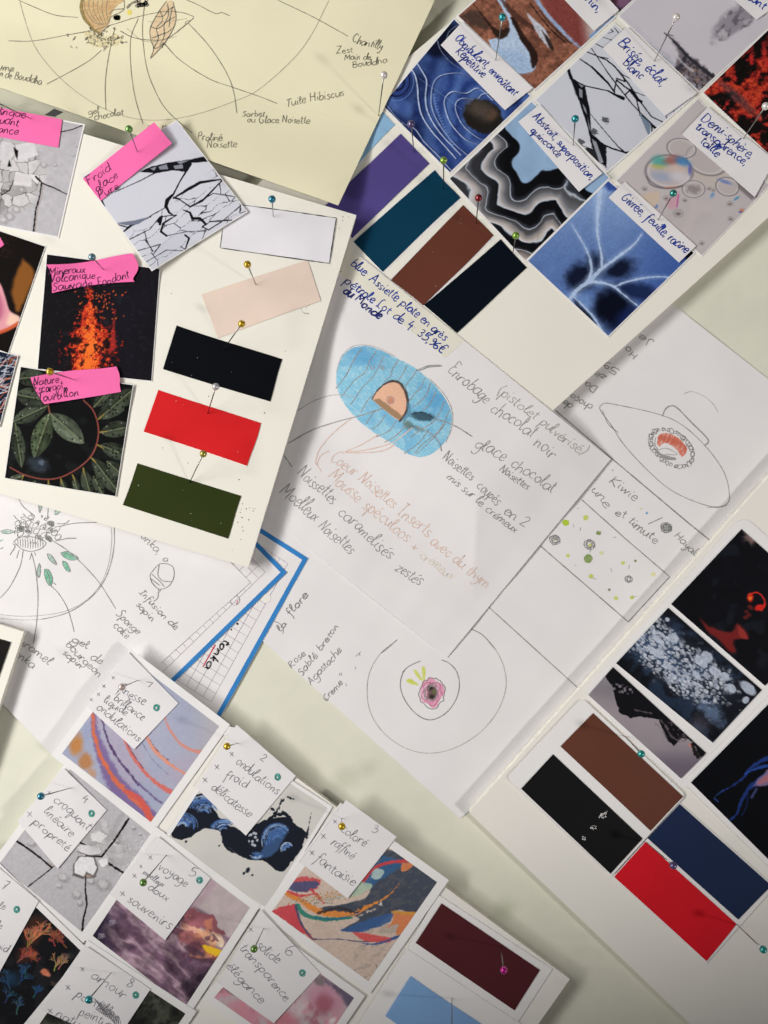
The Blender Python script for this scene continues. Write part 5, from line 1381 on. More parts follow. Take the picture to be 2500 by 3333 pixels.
for i in range(46):
    a = RND.uniform(0, 2 * pi); r = RND.uniform(.3, 1)
    k.ellipse(215 + 130 * r * cos(a), 230 + 90 * r * sin(a), RND.uniform(4, 12), RND.uniform(3, 8), RND.uniform(0, 180), 2, '02', 0, RND.uniform(200, 400), .15)
for cx, cy in [(305, 195), (122, 222), (295, 282)]:
    for i in range(5): k.ellipse(cx + RND.uniform(-10, 10), cy + RND.uniform(-8, 8), 13 - i, 10 - i, 40 * i, 5, '02', 0, 360, .15)
for s, a, b, h in [("onka,", (838, 268), (945, 380), 24), ("a", (972, 412), (1002, 425), 22), ("Infusion de", (828, 605), (1050, 835), 22), ("sapin", (812, 680), (912, 782), 22), ("Sponge", (692, 738), (822, 860), 26), ("cake", (676, 805), (757, 888), 24),
                   ("gel", (425, 895), (525, 945), 26), ("de", (535, 1000), (605, 1040), 26), ("bourgeon", (388, 922), (592, 1118), 26), ("sapin", (372, 970), (480, 1062), 22), ("caramel", (60, 870), (290, 1040), 28), ("tonka", (60, 955), (192, 1064), 28)]:
    k.text('02', s, *a, *b, h, 2.9)
k.build("handwriting", M_GRAPH, D_)
k = Ink(zD); L('02', [(0, 738), (120, 748), (260, 742), (400, 715), (520, 650), (600, 560), (650, 440), (670, 300), (668, 215)], 2.4); L('02', [(0, 760), (120, 770), (240, 768)], 2); k.build("faint_pencil_outline", M_GRAPHL, D_)
for poly in [[(362, 368), (400, 360), (440, 375), (470, 402), (430, 412), (390, 398)], [(375, 415), (398, 425), (412, 450), (422, 480), (400, 475), (380, 445)], [(268, 465), (292, 470), (312, 510), (315, 545), (298, 565), (275, 530), (265, 490)]]:
    drawing("leaf_drawing", D_, zD, '02', poly, pencilled((104, 170, 140), (190, 214, 204), .8), 26, 3)
for poly in [[(0, 240), (40, 228), (84, 240), (50, 252), (10, 250)], [(235, 430), (243, 450), (240, 500), (230, 515), (222, 480), (228, 440)], [(283, 372), (310, 385), (340, 435), (320, 430), (290, 400)], [(232, 75), (252, 80), (245, 110), (236, 125)], [(325, 120), (345, 105), (365, 112), (345, 135), (325, 138)], [(0, 290), (28, 284), (10, 300), (-10, 302)]]:
    drawing("leaf_drawing", D_, zD, '02', poly, pencilled((150, 178, 164), (200, 210, 206), .7), 22, 3)
k = Ink(zD, .1)
for poly in [[(362, 368), (400, 360), (440, 375), (470, 402), (430, 412), (390, 398), (362, 368)], [(375, 415), (398, 425), (412, 450), (422, 480), (400, 475), (380, 445), (375, 415)], [(268, 465), (292, 470), (312, 510), (315, 545), (298, 565), (275, 530), (265, 490), (268, 465)], [(0, 240), (40, 228), (84, 240), (50, 252), (10, 250)], [(235, 430), (243, 450), (240, 500), (230, 515), (222, 480), (235, 430)], [(283, 372), (310, 385), (340, 435), (320, 430), (290, 400), (283, 372)], [(232, 75), (252, 80), (245, 110), (236, 125), (232, 75)], [(325, 120), (345, 105), (365, 112), (345, 135), (325, 138)], [(380, 365), (430, 385), (468, 402)], [(280, 470), (295, 520), (300, 560)]]:
    k.path(poly, 2.4, '02')
k.build("leaf_outlines_pencil", M_GRAPH, D_)

# ---------------------------------------------------------------- central sheet with the blue dessert
Q_A = [(1063, 745), (1988, 1494), (1455, 2140), (521, 1402)]
A_ = sheet("paper_sheet", Q_A, z_sketch, M_PAPER, None, n=110, mm=80)
tag(A_, "white sheet in the middle with the blue oval dessert drawing", 'drawing sheet', 'sheets of dessert sketches')
OV = [(540, 830), (545, 740), (580, 660), (640, 612), (720, 600), (800, 620), (900, 670), (1000, 720), (1100, 800), (1180, 890), (1232, 990), (1234, 1080), (1200, 1170), (1130, 1242), (1050, 1268), (970, 1248), (880, 1190), (780, 1130), (690, 1062), (620, 990), (565, 905)]
HEART = [(758, 922), (790, 868), (840, 825), (890, 812), (932, 832), (962, 885), (972, 945), (960, 1002), (925, 1050), (850, 1000)]
def art_oval(A):
    pencilled((128, 188, 216), (178, 210, 226), .74, -48, 5)(A)
    A.mix(sstep(.5, .7, A.n(70, 12)) * .4, (92, 158, 204)); A.mix(sstep(560, 700, A.Y + A.X * .1 - 20) * 0, (0, 0, 0))
    A.blob(700, 650, 130, 50, 20, (76, 144, 200), .8, .5, .5, 40); A.blob(1150, 930, 90, 60, 45, (80, 150, 204), .8, .5, .5, 40); A.blob(850, 1120, 110, 50, 30, (150, 196, 216), .8, .5, .5)
    A.poly(HEART, (224, 178, 152), 6, 1, True, 6); A.poly([(762, 925), (800, 915), (940, 1020), (925, 1050), (850, 1000)], (150, 122, 96), 8, .9, False, 8)
    A.blob(870, 928, 20, 20, 0, (198, 134, 110), .4, .9, .4, 8)
    A.line([(758, 922), (790, 868), (840, 825), (890, 812), (932, 832), (962, 885), (972, 945), (960, 1002), (925, 1050)], [4, 14, 18, 12], (70, 62, 60), 4, .9, rough=6)
    A.line([(950, 1040), (980, 1000), (975, 950)], 22, (86, 130, 158), 10, .7, rough=8)
    A.blob(1060, 1025, 74, 26, 8, (58, 84, 100), .3, .95, .5, 14); A.line([(990, 1010), (1060, 1000), (1130, 1035)], 6, (40, 54, 66), 5, .9, rough=5); A.blob(975, 1075, 30, 24, 30, (96, 108, 104), .5, .8, .8, 12); A.blob(1030, 1095, 40, 14, 20, (88, 120, 130), .6, .7, .8, 12)
    A.mul(1 + (A.n(3.2, 16, 2) - .5) * .14)
drawing("blue_dessert_drawing", A_, z_sketch, '11', OV, art_oval, 230, 5)
k = Ink(z_sketch, .1)
L = lambda t, pts, w=2.6, c=True: k.path(pts, w * .85, t, c)
for p in [[(700, 612), (665, 660), (640, 700), (600, 780), (540, 856)], [(783, 632), (745, 690), (715, 760), (650, 810), (575, 905)], [(832, 655), (800, 720), (760, 790), (700, 850), (660, 910), (625, 955)], [(915, 685), (880, 740), (870, 780), (830, 815)], [(780, 880), (730, 930), (690, 1000)],
          [(968, 715), (940, 770), (915, 810)], [(1030, 740), (990, 800), (965, 830), (950, 860)], [(1075, 790), (1050, 850), (1010, 890), (985, 930)], [(1110, 822), (1085, 890), (1050, 930), (1000, 970)], [(1142, 870), (1110, 940), (1060, 990)], [(1195, 925), (1165, 1000), (1120, 1060), (1040, 1110), (990, 1150)],
          [(1222, 985), (1190, 1060), (1150, 1120), (1060, 1190), (1010, 1250)], [(780, 985), (740, 1040), (720, 1072)], [(840, 1010), (800, 1070), (755, 1100)], [(905, 1050), (860, 1110), (780, 1148)], [(960, 1080), (900, 1140), (830, 1180)], [(1100, 1100), (1040, 1180), (950, 1248)], [(1195, 1070), (1130, 1150), (1020, 1255)]]:
    L('11', p, 3.1)
k.ellipse(760, 730, 12, 10, 0, 2.2, '11'); k.ellipse(820, 731, 10, 9, 0, 3, '11'); k.ellipse(868, 925, 22, 22, 0, 2, '11')
for p in [[(1175, 718), (1110, 718), (1060, 732), (1025, 752)], [(1178, 722), (1100, 728), (1040, 750)], [(255, 1186), (400, 1105), (550, 1055), (700, 1015), (825, 975)], [(1140, 1040), (1220, 1065), (1290, 1100), (1358, 1145)], [(1020, 1085), (1100, 1120), (1160, 1180), (1175, 1232)], [(230, 1258), (278, 1328)]]:
    L('11', p, 3.8)
k.build("pencil_lines", M_GRAPHA, A_)
k = Ink(z_sketch, .08); L('11', [(310, 990), (400, 935), (500, 900), (590, 895), (650, 910)], 2.6); k.build("faint_pencil_outline", M_GRAPHL, A_); k = Ink(z_sketch, .08); L('11', [(545, 760), (575, 665), (640, 605), (720, 596), (800, 615), (900, 665)], 2.6); k.build("faint_pencil_outline", M_GRAPHL, A_); k = Ink(z_sketch, .08); L('11', [(1100, 795), (1190, 890), (1238, 990), (1236, 1090), (1200, 1180)], 2.6); k.build("faint_pencil_outline", M_GRAPHL, A_)
k = Ink(z_sketch)
W = 3.9
k.text('11', "blue: Assiette plate en grès", 625, 112, 1195, 572, 31, W); k.text('11', "pétrole Lot de 4: 35,96€", 585, 218, 1185, 650, 30, W)
k.build("blue_ink_writing", M_BLUEINK, A_)
k = Ink(z_sketch); k.text('11', "du Monde", 582, 278, 800, 442, 30, 5.0); k.build("dark_blue_writing", M_NAVYINK, A_)
k = Ink(z_sketch)
T = lambda t, s, x0, y0, x1, y1, h, w=2.9: k.text(t, s, x0, y0, x1, y1, h, w)
k = Ink(z_sketch); T('11', "Enrobage", 1205, 750, 1435, 948, 44); T('11', "chocolat", 1462, 985, 1715, 1150, 44); T('21', "noir", 248, 1190, 362, 1282, 44); k.build("pencil_writing", M_GRAPHA, A_)
k = Ink(z_sketch); T('11', "glace", 1365, 1200, 1545, 1290, 44); T('21', "chocolat", 108, 1320, 362, 1482, 40); T('21', "Noisettes", 42, 1345, 210, 1468, 28, 2.9); k.build("pencil_writing", M_GRAPHA, A_)
k = Ink(z_sketch); T('11', "Noisettes", 1175, 1278, 1352, 1412, 34); T('11', "coupés", 1378, 1448, 1508, 1560, 34); T('12', "en 2", 1540, 128, 1678, 215, 36); T('11', "mis sur le crémeux", 1200, 1392, 1612, 1728, 26, 2.8); k.build("pencil_writing", M_GRAPHA, A_)
k = Ink(z_sketch); T('11', "Noissettes", 300, 1368, 518, 1552, 42); T('12', "caramelisés", 548, 130, 858, 415, 42); T('12', "zestés", 892, 465, 1040, 568, 40); k.build("pencil_writing", M_GRAPHA, A_)
k = Ink(z_sketch); T('11', "Moelleux", 198, 1475, 412, 1658, 46); T('12', "Noisettes", 425, 215, 628, 378, 40); k.build("pencil_writing", M_GRAPHA, A_)

k = Ink(z_sketch); T('21', "(pistolet pulvérisé)", 28, 878, 545, 1262, 34, 3.0); k.build("pale_pencil_writing", M_GRAPHL, A_)
k = Ink(z_sketch)
T('11', "Coeur Noisettes", 502, 1280, 882, 1575, 42); T('12', "Inserts", 900, 125, 1092, 278, 42); T('12', "avec du thym", 1102, 308, 1442, 585, 38)
T('11', "Mousse", 485, 1388, 668, 1545, 44); T('12', "spéculoos", 698, 92, 962, 310, 42); T('12', "+", 975, 345, 1025, 365, 40)
for p in [[(640, 1032), (540, 1110), (450, 1210), (420, 1290), (425, 1315)], [(425, 1310), (455, 1356)], [(800, 1130), (700, 1190), (590, 1240)], [(900, 1190), (820, 1230), (700, 1242), (590, 1240)], [(500, 1230), (450, 1260), (425, 1315)], [(1000, 1090), (880, 1180), (720, 1225), (600, 1238)]]: k.path(p, 3, '11')
k.build("orange_pencil_writing", M_PENCIL_O, A_)
k = Ink(z_sketch); T('12', "crémeux", 1035, 390, 1232, 532, 36); k.build("ochre_pencil_writing", M_PENCIL_P, A_)
# strip of yellowed tape along the top edge of the sheet
tape = mat("yellowed_tape", (.80, .775, .68), .6, .3, var=.05, vscale=40)
qt = [(1125, 800), (1512, 1108), (1448, 1166), (1090, 880)]
sheet("adhesive_tape", qt, lambda x, y: z_sketch(x, y) + .06, tape, A_, .05, 16, 6)

# ---------------------------------------------------------------- cream card
Q_CR = [(-260, -520), (1660, -520), (1101, 668), (-260, 194)]
CR = sheet("cream_card", Q_CR, z_cream, M_CREAM, None, .45, n=60, mm=60)
tag(CR, "large cream card with pencil dessert drawing at the top left", 'drawing card')
k = Ink(z_cream, .08)
L = lambda t, pts, w=3., c=True: k.path(pts, w * .82, t, c)
for p in [[(110, 0), (200, 40), (330, 90), (470, 105)], [(50, 245), (200, 245), (400, 210), (560, 180), (700, 140), (830, 100), (980, 70), (1090, 75), (1165, 100)], [(280, 505), (440, 420), (540, 360), (610, 300)], [(690, 160), (650, 350), (632, 500), (635, 660)],
          [(830, 110), (785, 230), (785, 400), (810, 580), (858, 745)], [(870, 0), (855, 180), (875, 380), (920, 520), (1000, 660), (1155, 800)], [(985, 260), (1080, 360), (1250, 470), (1400, 525), (1560, 580), (1665, 622)], [(1130, 140), (1250, 270), (1350, 420), (1400, 540), (1422, 680)],
          [(1120, 0), (1180, 25), (1290, 80), (1330, 75), (1378, 95)], [(1110, 150), (1118, 128), (1142, 124)], [(975, 288), (982, 262), (995, 275)], [(620, 285), (634, 282), (636, 295)], [(1665, 0), (1875, 100), (2090, 218)], [(910, 770), (885, 760)]]:
    L('00', p, 3.0)
LEAF = [(1000, 5), (960, 60), (905, 160), (903, 230), (922, 290), (903, 352), (985, 262), (1040, 170), (1056, 100), (1038, 10)]
for s, a, b, h in [("Écume".replace('É', 'E'), (-75, 405), (80, 430), 22), ("main de Bouddha", (-75, 440), (246, 508), 24), ("gel", (528, 692), (597, 675), 20), ("chocolat", (565, 722), (742, 688), 22), ("Praliné", (1185, 840), (1335, 846), 22), ("Noisette", (1240, 886), (1422, 884), 22), ("Sorbet", (1450, 700), (1588, 698), 18), ("ou Glace Noisette", (1480, 735), (1860, 738), 22), ("A", (880, 778), (905, 775), 14), ("ll", (970, 775), (1000, 772), 12)]:
    k.text('00', s, *a, *b, h, 2.7)
for s, a, b, h in [("Chantilly", (632, 252), (815, 300), 26), ("Zest", (540, 322), (645, 315), 20), ("Main de", (590, 362), (752, 356), 20), ("Bouddha", (640, 408), (850, 375), 22), ("Tuile Hibiscus", (240, 642), (592, 572), 26)]:
    k.text('10', s, *a, *b, h, 2.7)
for p in [[(1000, 5), (960, 60), (905, 160), (903, 230), (922, 290), (903, 352)], [(903, 352), (985, 262), (1040, 170), (1056, 100), (1038, 10)], [(905, 160), (950, 170), (1000, 130), (1050, 100)], [(930, 100), (980, 95), (1010, 60), (1045, 40)], [(910, 230), (960, 210), (1010, 190), (1030, 170)], [(960, 60), (975, 120), (940, 170), (950, 230), (922, 290)], [(1005, 20), (1010, 90), (985, 150), (985, 215), (960, 270)], [(1035, 40), (1020, 110), (1015, 165)], [(918, 290), (950, 285), (985, 255)]]:
    L('00', p, 4.2)
for p in [[(490, 0), (480, 50), (505, 120), (560, 175), (602, 212), (612, 190), (660, 152)], [(655, 130), (668, 100), (740, 60), (745, 0)], [(655, 85), (680, 60), (745, 52)], [(720, 185), (800, 225), (900, 240), (1000, 232), (1100, 160), (1165, 105)]]: L('00', p, 3.6)
for i in range(6): L('00', [(505 + i * 28, 0), (512 + i * 25, 60), (560 + i * 18, 130), (602 + i * 8, 150)], 2.4)
for i in range(80):
    a = RND.gauss(600, 75); b = RND.gauss(235, 32)
    k.ellipse(a, b, RND.uniform(3, 9), RND.uniform(2, 6), RND.uniform(0, 180), 2, '00', 0, RND.uniform(180, 380), .2)
for i in range(8): k.ellipse(702 + RND.uniform(-8, 8), 108 + RND.uniform(-6, 6), 12, 9, i * 30, 4, '00')
for i in range(14): k.ellipse(850 + RND.uniform(-35, 30), 15 + RND.uniform(-18, 22), 12, 8, i * 30, 3.4, '00')
L('00', [(760, 50), (790, 20), (830, 5)], 9)
k.build("pencil_drawing", M_GRAPHC, CR)
k = Ink(z_cream, .07)
L('00', [(120, 10), (150, 120), (200, 260), (280, 380), (420, 520), (600, 640), (800, 710), (1000, 718), (1200, 680), (1400, 610), (1525, 555), (1659, 450), (1790, 320), (1880, 190), (1945, 60), (1975, 0)], 2.6)
L('00', [(890, 130), (1000, 130), (1120, 110)], 2.2); L('00', [(760, 170), (880, 250), (1060, 220)], 2.2)
k.build("faint_pencil_outline", M_GRAPHCL, CR)
drawing("hazelnut_drawing", CR, z_cream, '00', [(488, -8), (480, 50), (505, 120), (560, 175), (602, 212), (612, 188), (655, 150), (672, 90), (700, 40), (745, -8)], pencilled((196, 162, 118), (220, 200, 150), .75, 70), 60, 4, lift=.05)
drawing("hazelnut_skin_shading", CR, z_cream, '00', [(480, -8), (476, 50), (500, 122), (556, 180), (602, 214), (606, 200), (560, 160), (520, 110), (500, 50), (505, -8)], pencilled((140, 122, 78), (190, 170, 120), .8, 70), 40, 4, curve=False, lift=.09)
drawing("yellow_dab", CR, z_cream, '00', [(758, 70), (775, 55), (795, 66), (790, 86), (770, 92)], pencilled((222, 206, 96), (226, 216, 150), .8), 16, 4)
drawing("leaf_tuile_drawing", CR, z_cream, '00', LEAF, pencilled((216, 190, 156), (226, 214, 176), .8), 50, 3)
drawing("crumb_shading", CR, z_cream, '00', [(500, 190), (560, 180), (620, 215), (700, 200), (740, 240), (690, 275), (600, 290), (530, 260)], pencilled((206, 196, 156), (226, 216, 176), .6), 40, 22, lift=.04)
# ---------------------------------------------------------------- pictures, labels, notes, swatches
def photo(label, t, q, zf, art, margin=4, n=150, curl=None, group=None, gain=1.05, thick=.2, round_=0., cat='photo print', material=None):
    qs = tq(t, *q)
    zz = zf if curl is None else (lambda x, y: zf(x, y) + curl(x, y))
    qo = expand(qs, margin) if margin else qs
    o = sheet("photo_print", qo, zz, M_PHOTO, None, thick, 14, 14, round_=round_)
    tag(o, label, cat, group)
    picture("printed_picture", qs, zz, art, o, n, n, tile=t, lift=.04, gain=gain, material=material)
    return o
def corner(t, x, y, amp, R):
    c = S(t, x, y)
    return lambda X, Y: amp * np.exp(-((X - c[0]) ** 2 + (Y - c[1]) ** 2) / (R * R))
def slip(name, label, cat, t, q, zf, m, group, texts, ink, w, extra=None, thick=.2, n=16, warp=0., seed=0):
    """a paper strip or note with its writing"""
    o = sheet(name, tq(t, *q), zf, m, None, thick, n, n, warp=warp, seed=seed)
    tag(o, label, cat, group)
    k = Ink(zf)
    for tt in texts:
        k.text(*tt[:7], w, **(tt[7] if len(tt) > 7 else {}))
    if extra: extra(k)
    k.build("handwriting", ink, o)
    return o
zB = lambda d: z_const(Z_B + d)
G_B = "pictures on the blue-labelled board"
B1 = 190
photo("blue agate picture with a dark round stone in its rings", '10', [(1250, 117), (1705, 575), (1225, 1033), (822, 630)], zB(.25), art_agate, 5, B1, group=G_B)
photo("red rock coast picture with pale water between boulders", '20', [(290, -335), (742, 95), (260, 533), (-199, 95)], zB(.27), art_redrock, 5, B1, group=G_B)
photo("white ice picture with bold black cracks under the label Brisée", '20', [(740, 150), (1208, 575), (693, 1025), (267, 602)], zB(.29), art_crack_b, 6, 210, group=G_B)
photo("pale misty seashore picture with dark rocks", '20', [(1215, -320), (1700, 130), (1245, 546), (767, 95)], zB(.25), art_sea, 4, B1, group=G_B)
photo("dark purple flower picture cut by the top photo edge", '20', [(760, -460), (1050, -190), (765, 73), (480, -200)], zB(.26), art_purpleflower, 4, 80, group=G_B)
photo("dark picture of red autumn trees at the right edge", '20', [(1700, 142), (2150, 560), (1700, 958), (1272, 556)], zB(.27), art_autumn, 4, B1, group=G_B)
photo("picture of wavy black and silver layers on light blue", '20', [(240, 612), (703, 1067), (203, 1562), (-250, 1072)], zB(.25), art_waves, 6, 220, group=G_B)
photo("grey picture of transparent rainbow bubbles", '20', [(1240, 595), (1663, 1112), (1262, 1530), (752, 1085)], zB(.27), art_bubbles, 3, 210, group=G_B)
photo("blue frost picture with pale branching veins", '21', [(700, -388), (1213, 42), (700, 540), (220, 90)], zB(.29), art_frost, 4, 210, group=G_B)

G_LB = "white labels with blue handwriting"
def lab(label, t, q, texts, w=6.8, lift=.5, amp=1.):
    texts = [(*x[:6], x[6] * 1.02) for x in texts]
    qs = [np.array(p) for p in tq(t, *q)]
    a = (qs[0] + qs[3]) / 2; b = (qs[1] + qs[2]) / 2; d = b - a; Ln = np.hypot(*d); d /= Ln
    mid = lambda x, y: np.clip(((x - a[0]) * d[0] + (y - a[1]) * d[1]) / Ln, 0, 1)
    zf = lambda x, y: Z_B + .75 + lift * np.abs(mid(x, y) - .5) ** 2 * 4 * amp * .5
    return slip("paper_label", label, 'paper label', t, q, zf, M_NOTE, G_LB, texts, M_BLUEINK, w * TS)
lab("label reading Obnibulant, envoûtant, Répétitive over the agate picture", '10', [(1300, 130), (1722, 527), (1555, 660), (1170, 270)], [('10', "Obnibulant, envoûtant", 1252, 232, 1608, 578, 30), ('10', "Répétitive", 1255, 312, 1418, 470, 30)])
lab("label reading Brisée, éclat, Blanc over the cracked ice picture", '20', [(815, 160), (1235, 557), (1040, 695), (668, 290)], [('20', "Brisée, éclat,", 752, 262, 1022, 520, 34), ('20', "Blanc", 782, 385, 892, 478, 32)])
lab("label reading Abstrait, superposition, quinconce over the wavy picture", '20', [(290, 625), (665, 1040), (525, 1150), (160, 730)], [('20', "Abstrait, superposition,", 245, 700, 592, 1085, 26), ('20', "quinconce", 230, 785, 398, 945, 24)])
lab("label reading Demi-sphère, transparence, taille over the bubbles picture", '20', [(1300, 640), (1700, 962), (1580, 1182), (1143, 805)], [('20', "Demi-sphère,", 1252, 715, 1552, 955, 32), ('20', "transparence,", 1218, 770, 1520, 995, 28), ('20', "taille", 1245, 850, 1352, 945, 30)])
lab("label reading Givrée, feuille, racine over the blue frost picture", '20', [(800, 1090), (1227, 1475), (1125, 1575), (702, 1185)], [('20', "Givrée, feuille, racine", 772, 1190, 1160, 1525, 32)])
lab("label ending in the letters nin at the top photo edge", '20', [(600, -120), (765, 60), (615, 185), (440, 0)], [('20', "rinin,", 520, -30, 640, 78, 30)])
lab("label ending in the letters sent at the top right corner", '20', [(1560, -120), (1725, 20), (1590, 118), (1445, -12)], [('20', "lissant", 1480, -40, 1632, 58, 26)])

# colour swatches
def swatch(label, t, q, zf, col, group, rough=.6, spec=.04, warp=2., seed=0, margin=0, white=None, specks=0):
    m = mat("swatch_colour_" + label.split()[0] + str(len(MATS)), col, rough, spec, var=.05, vscale=30, bump=.05, bscale=800)
    qs = tq(t, *q)
    o = sheet("swatch_card", qs, zf, m, None, .2, 14, 14, warp=warp, seed=seed)
    tag(o, label, 'colour swatch', group)
    if specks:
        k = Ink(zf, .05); qa = np.array(qs); r = random.Random(seed)
        for i in range(specks):
            u, v = r.uniform(.05, .95), r.uniform(.05, .95)
            p = (1 - u) * (1 - v) * qa[0] + u * (1 - v) * qa[1] + u * v * qa[2] + (1 - u) * v * qa[3]
            k.dot(p[0], p[1], r.uniform(.5, 1.1))
        k.build("worn_specks", M_PHOTO, o)
    return o
G_S1 = "swatches on the right board"
swatch("light blue swatch sliver sticking out from under the cream card", '10', [(790, 640), (895, 745), (580, 1085), (450, 960)], zB(.25), (.285, .50, .74), G_S1, seed=1)
swatch("purple swatch, partly under the cream card", '10', [(930, 802), (1102, 980), (640, 1428), (470, 1240)], zB(.28), (.085, .065, .245), G_S1, seed=2)
swatch("petrol blue swatch with one torn end, between purple and brown", '10', [(1135, 1020), (1288, 1190), (820, 1630), (648, 1450)], zB(.3), (.004, .042, .085), G_S1, seed=3, warp=3)
swatch("brown swatch between the petrol blue and black swatches", '10', [(1305, 1230), (1487, 1413), (1068, 1832), (870, 1680)], zB(.26), (.135, .042, .028), G_S1, seed=4, specks=5)
swatch("blue black swatch below the wavy picture", '10', [(1530, 1435), (1686, 1605), (1265, 1998), (1070, 1830)], zB(.28), (.003, .006, .012), G_S1, seed=5)
# white paper slivers behind hand-cut swatches
def backing(label, t, q, zf):
    o = sheet("backing_paper", tq(t, *q), zf, M_PHOTO, None, .1, 10, 10, warp=2.5, seed=9)
    return tag(o, label, 'backing paper')
backing("white ragged paper under the petrol blue swatch", '10', [(1140, 1012), (1296, 1192), (826, 1640), (640, 1452)], zB(.08))
backing("white ragged paper under the brown swatch", '10', [(1310, 1226), (1496, 1418), (1080, 1842), (862, 1684)], zB(.06))

# left board
zL = lambda d: (lambda x, y: z_left_top(x, y) + d)
G_L = "pictures on the left board"
photo("concrete rubble picture with straight dark joints", '00', [(-330, 590), (498, 752), (346, 1418), (-480, 1260)], zL(.3), art_concrete, 5, 210, group=G_L)
photo("cracked white ice picture set diagonally under a pink note", '00', [(497, 1062), (1060, 727), (1478, 1270), (912, 1620)], zL(1.2), art_crack_a, 3, 240, curl=corner('00', 912, 1620, 1.6, 90), group=G_L)
photo("dark picture of orange lava sparks", '01', [(283, 52), (957, 140), (908, 810), (227, 738)], zL(.35), art_lava, 2, 220, curl=corner('01', 975, 110, .5, 50), group=G_L)
photo("picture of dark wet leaves around a curled red stem", '01', [(125, 727), (797, 837), (692, 1502), (30, 1393)], zL(.62), art_leaf, 2, 240, curl=corner('01', 797, 837, .4, 60), group=G_L)
photo("dark picture with a pink and orange petal at the left edge", '01', [(-300, -190), (270, 5), (48, 643), (-500, 450)], zL(.33), art_orchid, 2, 140, group=G_L)
photo("picture of frosty white and orange coral at the left edge", '01', [(-300, 560), (106, 662), (-5, 1082), (-400, 980)], zL(.66), art_bluecoral, 2, 120, group=G_L)
dk = sheet("paper_strip", tq('00', (268, 690), (325, 652), (380, 672), (330, 700)), zL(.2), mat("dark_grey_strip", (.05, .05, .05)), None, .15, 4, 4)
tag(dk, "dark grey strip peeking out below the cream card", 'paper strip')

G_P = "neon pink notes"
def pink(label, t, q, texts, zoff, curl, w=4.6, warp=0, seed=0, bow=0):
    zf = lambda x, y: z_left_top(x, y) + zoff + curl(x, y)
    return slip("sticky_note", label, 'pink note', t, q, zf, M_PINK, G_P, texts, M_VIOLETINK, w * TS, warp=warp, seed=seed)
pink("pink note with words ending ingue, uant and ance on the concrete picture", '00', [(-130, 622), (373, 716), (350, 885), (-130, 797)], [('00', "dingue", -40, 682, 152, 708, 26), ('00', "croquant", -120, 722, 112, 758, 26), ('00', "brillance", -130, 778, 108, 808, 26)], .75, corner('00', -130, 620, 2, 120))
pink("pink note reading Froid glace Pure, tilted up steeply", '00', [(497, 1072), (925, 732), (1031, 860), (604, 1205)], [('00', "Froid", 528, 1112, 672, 1018, 27), ('00', "glace", 580, 1155, 712, 1062, 25), ('00', "Pure", 598, 1196, 720, 1128, 25)], 1.75, corner('00', 925, 732, 2.5, 120))
pink("pink note reading Mineraux Volcanique Sauvage Fondant over the lava picture", '01', [(277, 112), (795, 55), (828, 215), (312, 283)], [('01', "Mineraux", 288, 178, 512, 158, 26), ('01', "Volcanique", 298, 224, 572, 192, 26), ('01', "Sauvage", 316, 266, 556, 246, 26), ('01', "Fondant", 588, 250, 778, 190, 28)], 1.2, corner('01', 277, 112, 3., 80), warp=14, seed=4)
pink("pink note reading Nature Escargot Tourbillon over the leaf picture", '01', [(182, 790), (698, 715), (733, 876), (265, 950)], [('01', "Nature", 196, 838, 355, 822, 26), ('01', "Escargot", 205, 888, 382, 860, 26), ('01', "Tourbillon", 225, 938, 476, 900, 28)], 1.5, corner('01', 182, 790, 3., 80), warp=6, seed=6)
pink("tip of a pink note on the petal picture at the left edge", '00', [(-120, 1400), (2, 1425), (24, 1468), (-100, 1560)], [], .6, corner('00', -120, 1400, 0, 80))

G_S2 = "swatches on the left board"
swatch("white rectangle swatch with thin black outline", '00', [(1350, 1212), (2018, 1308), (1976, 1580), (1320, 1487)], zL(.25), (.80, .785, .84), G_S2, .6, .25, seed=1, specks=4)
k = Ink(zL(.25), .08); k.path([(1395, 1222), (1700, 1262), (2018, 1308)], 2.2, '00', jit=.6); k.path([(2018, 1308), (1976, 1580)], 2.4, '00', jit=.6); k.path([(1976, 1580), (1650, 1535), (1320, 1487)], 2.2, '00', jit=.6); k.path([(1337, 1370), (1320, 1487)], 2, '00')
k.build("black_outline", M_BLACKINK, bpy.data.objects[[o.name for o in bpy.data.objects if o.get('label', '').startswith('white rectangle')][0]])
swatch("pale beige pink swatch below the white rectangle", '01', [(1208, 292), (1845, 85), (1925, 330), (1310, 553)], zL(.3), (.80, .65, .56), G_S2, .6, .25, seed=2)
swatch("black swatch above the red one on the left board", '01', [(1060, 478), (1693, 683), (1620, 934), (978, 740)], zL(.28), (.003, .004, .006), G_S2, .6, .04, seed=3, specks=4)
swatch("bright red swatch between the black and dark green ones", '01', [(950, 865), (1565, 1065), (1485, 1320), (862, 1115)], zL(.28), (.66, .018, .022), G_S2, .6, .04, seed=4, specks=3)
swatch("dark olive green swatch at the bottom of the left board", '01', [(825, 1305), (1447, 1501), (1366, 1757), (737, 1555)], zL(.28), (.030, .042, .010), G_S2, .6, .04, seed=5, specks=5)

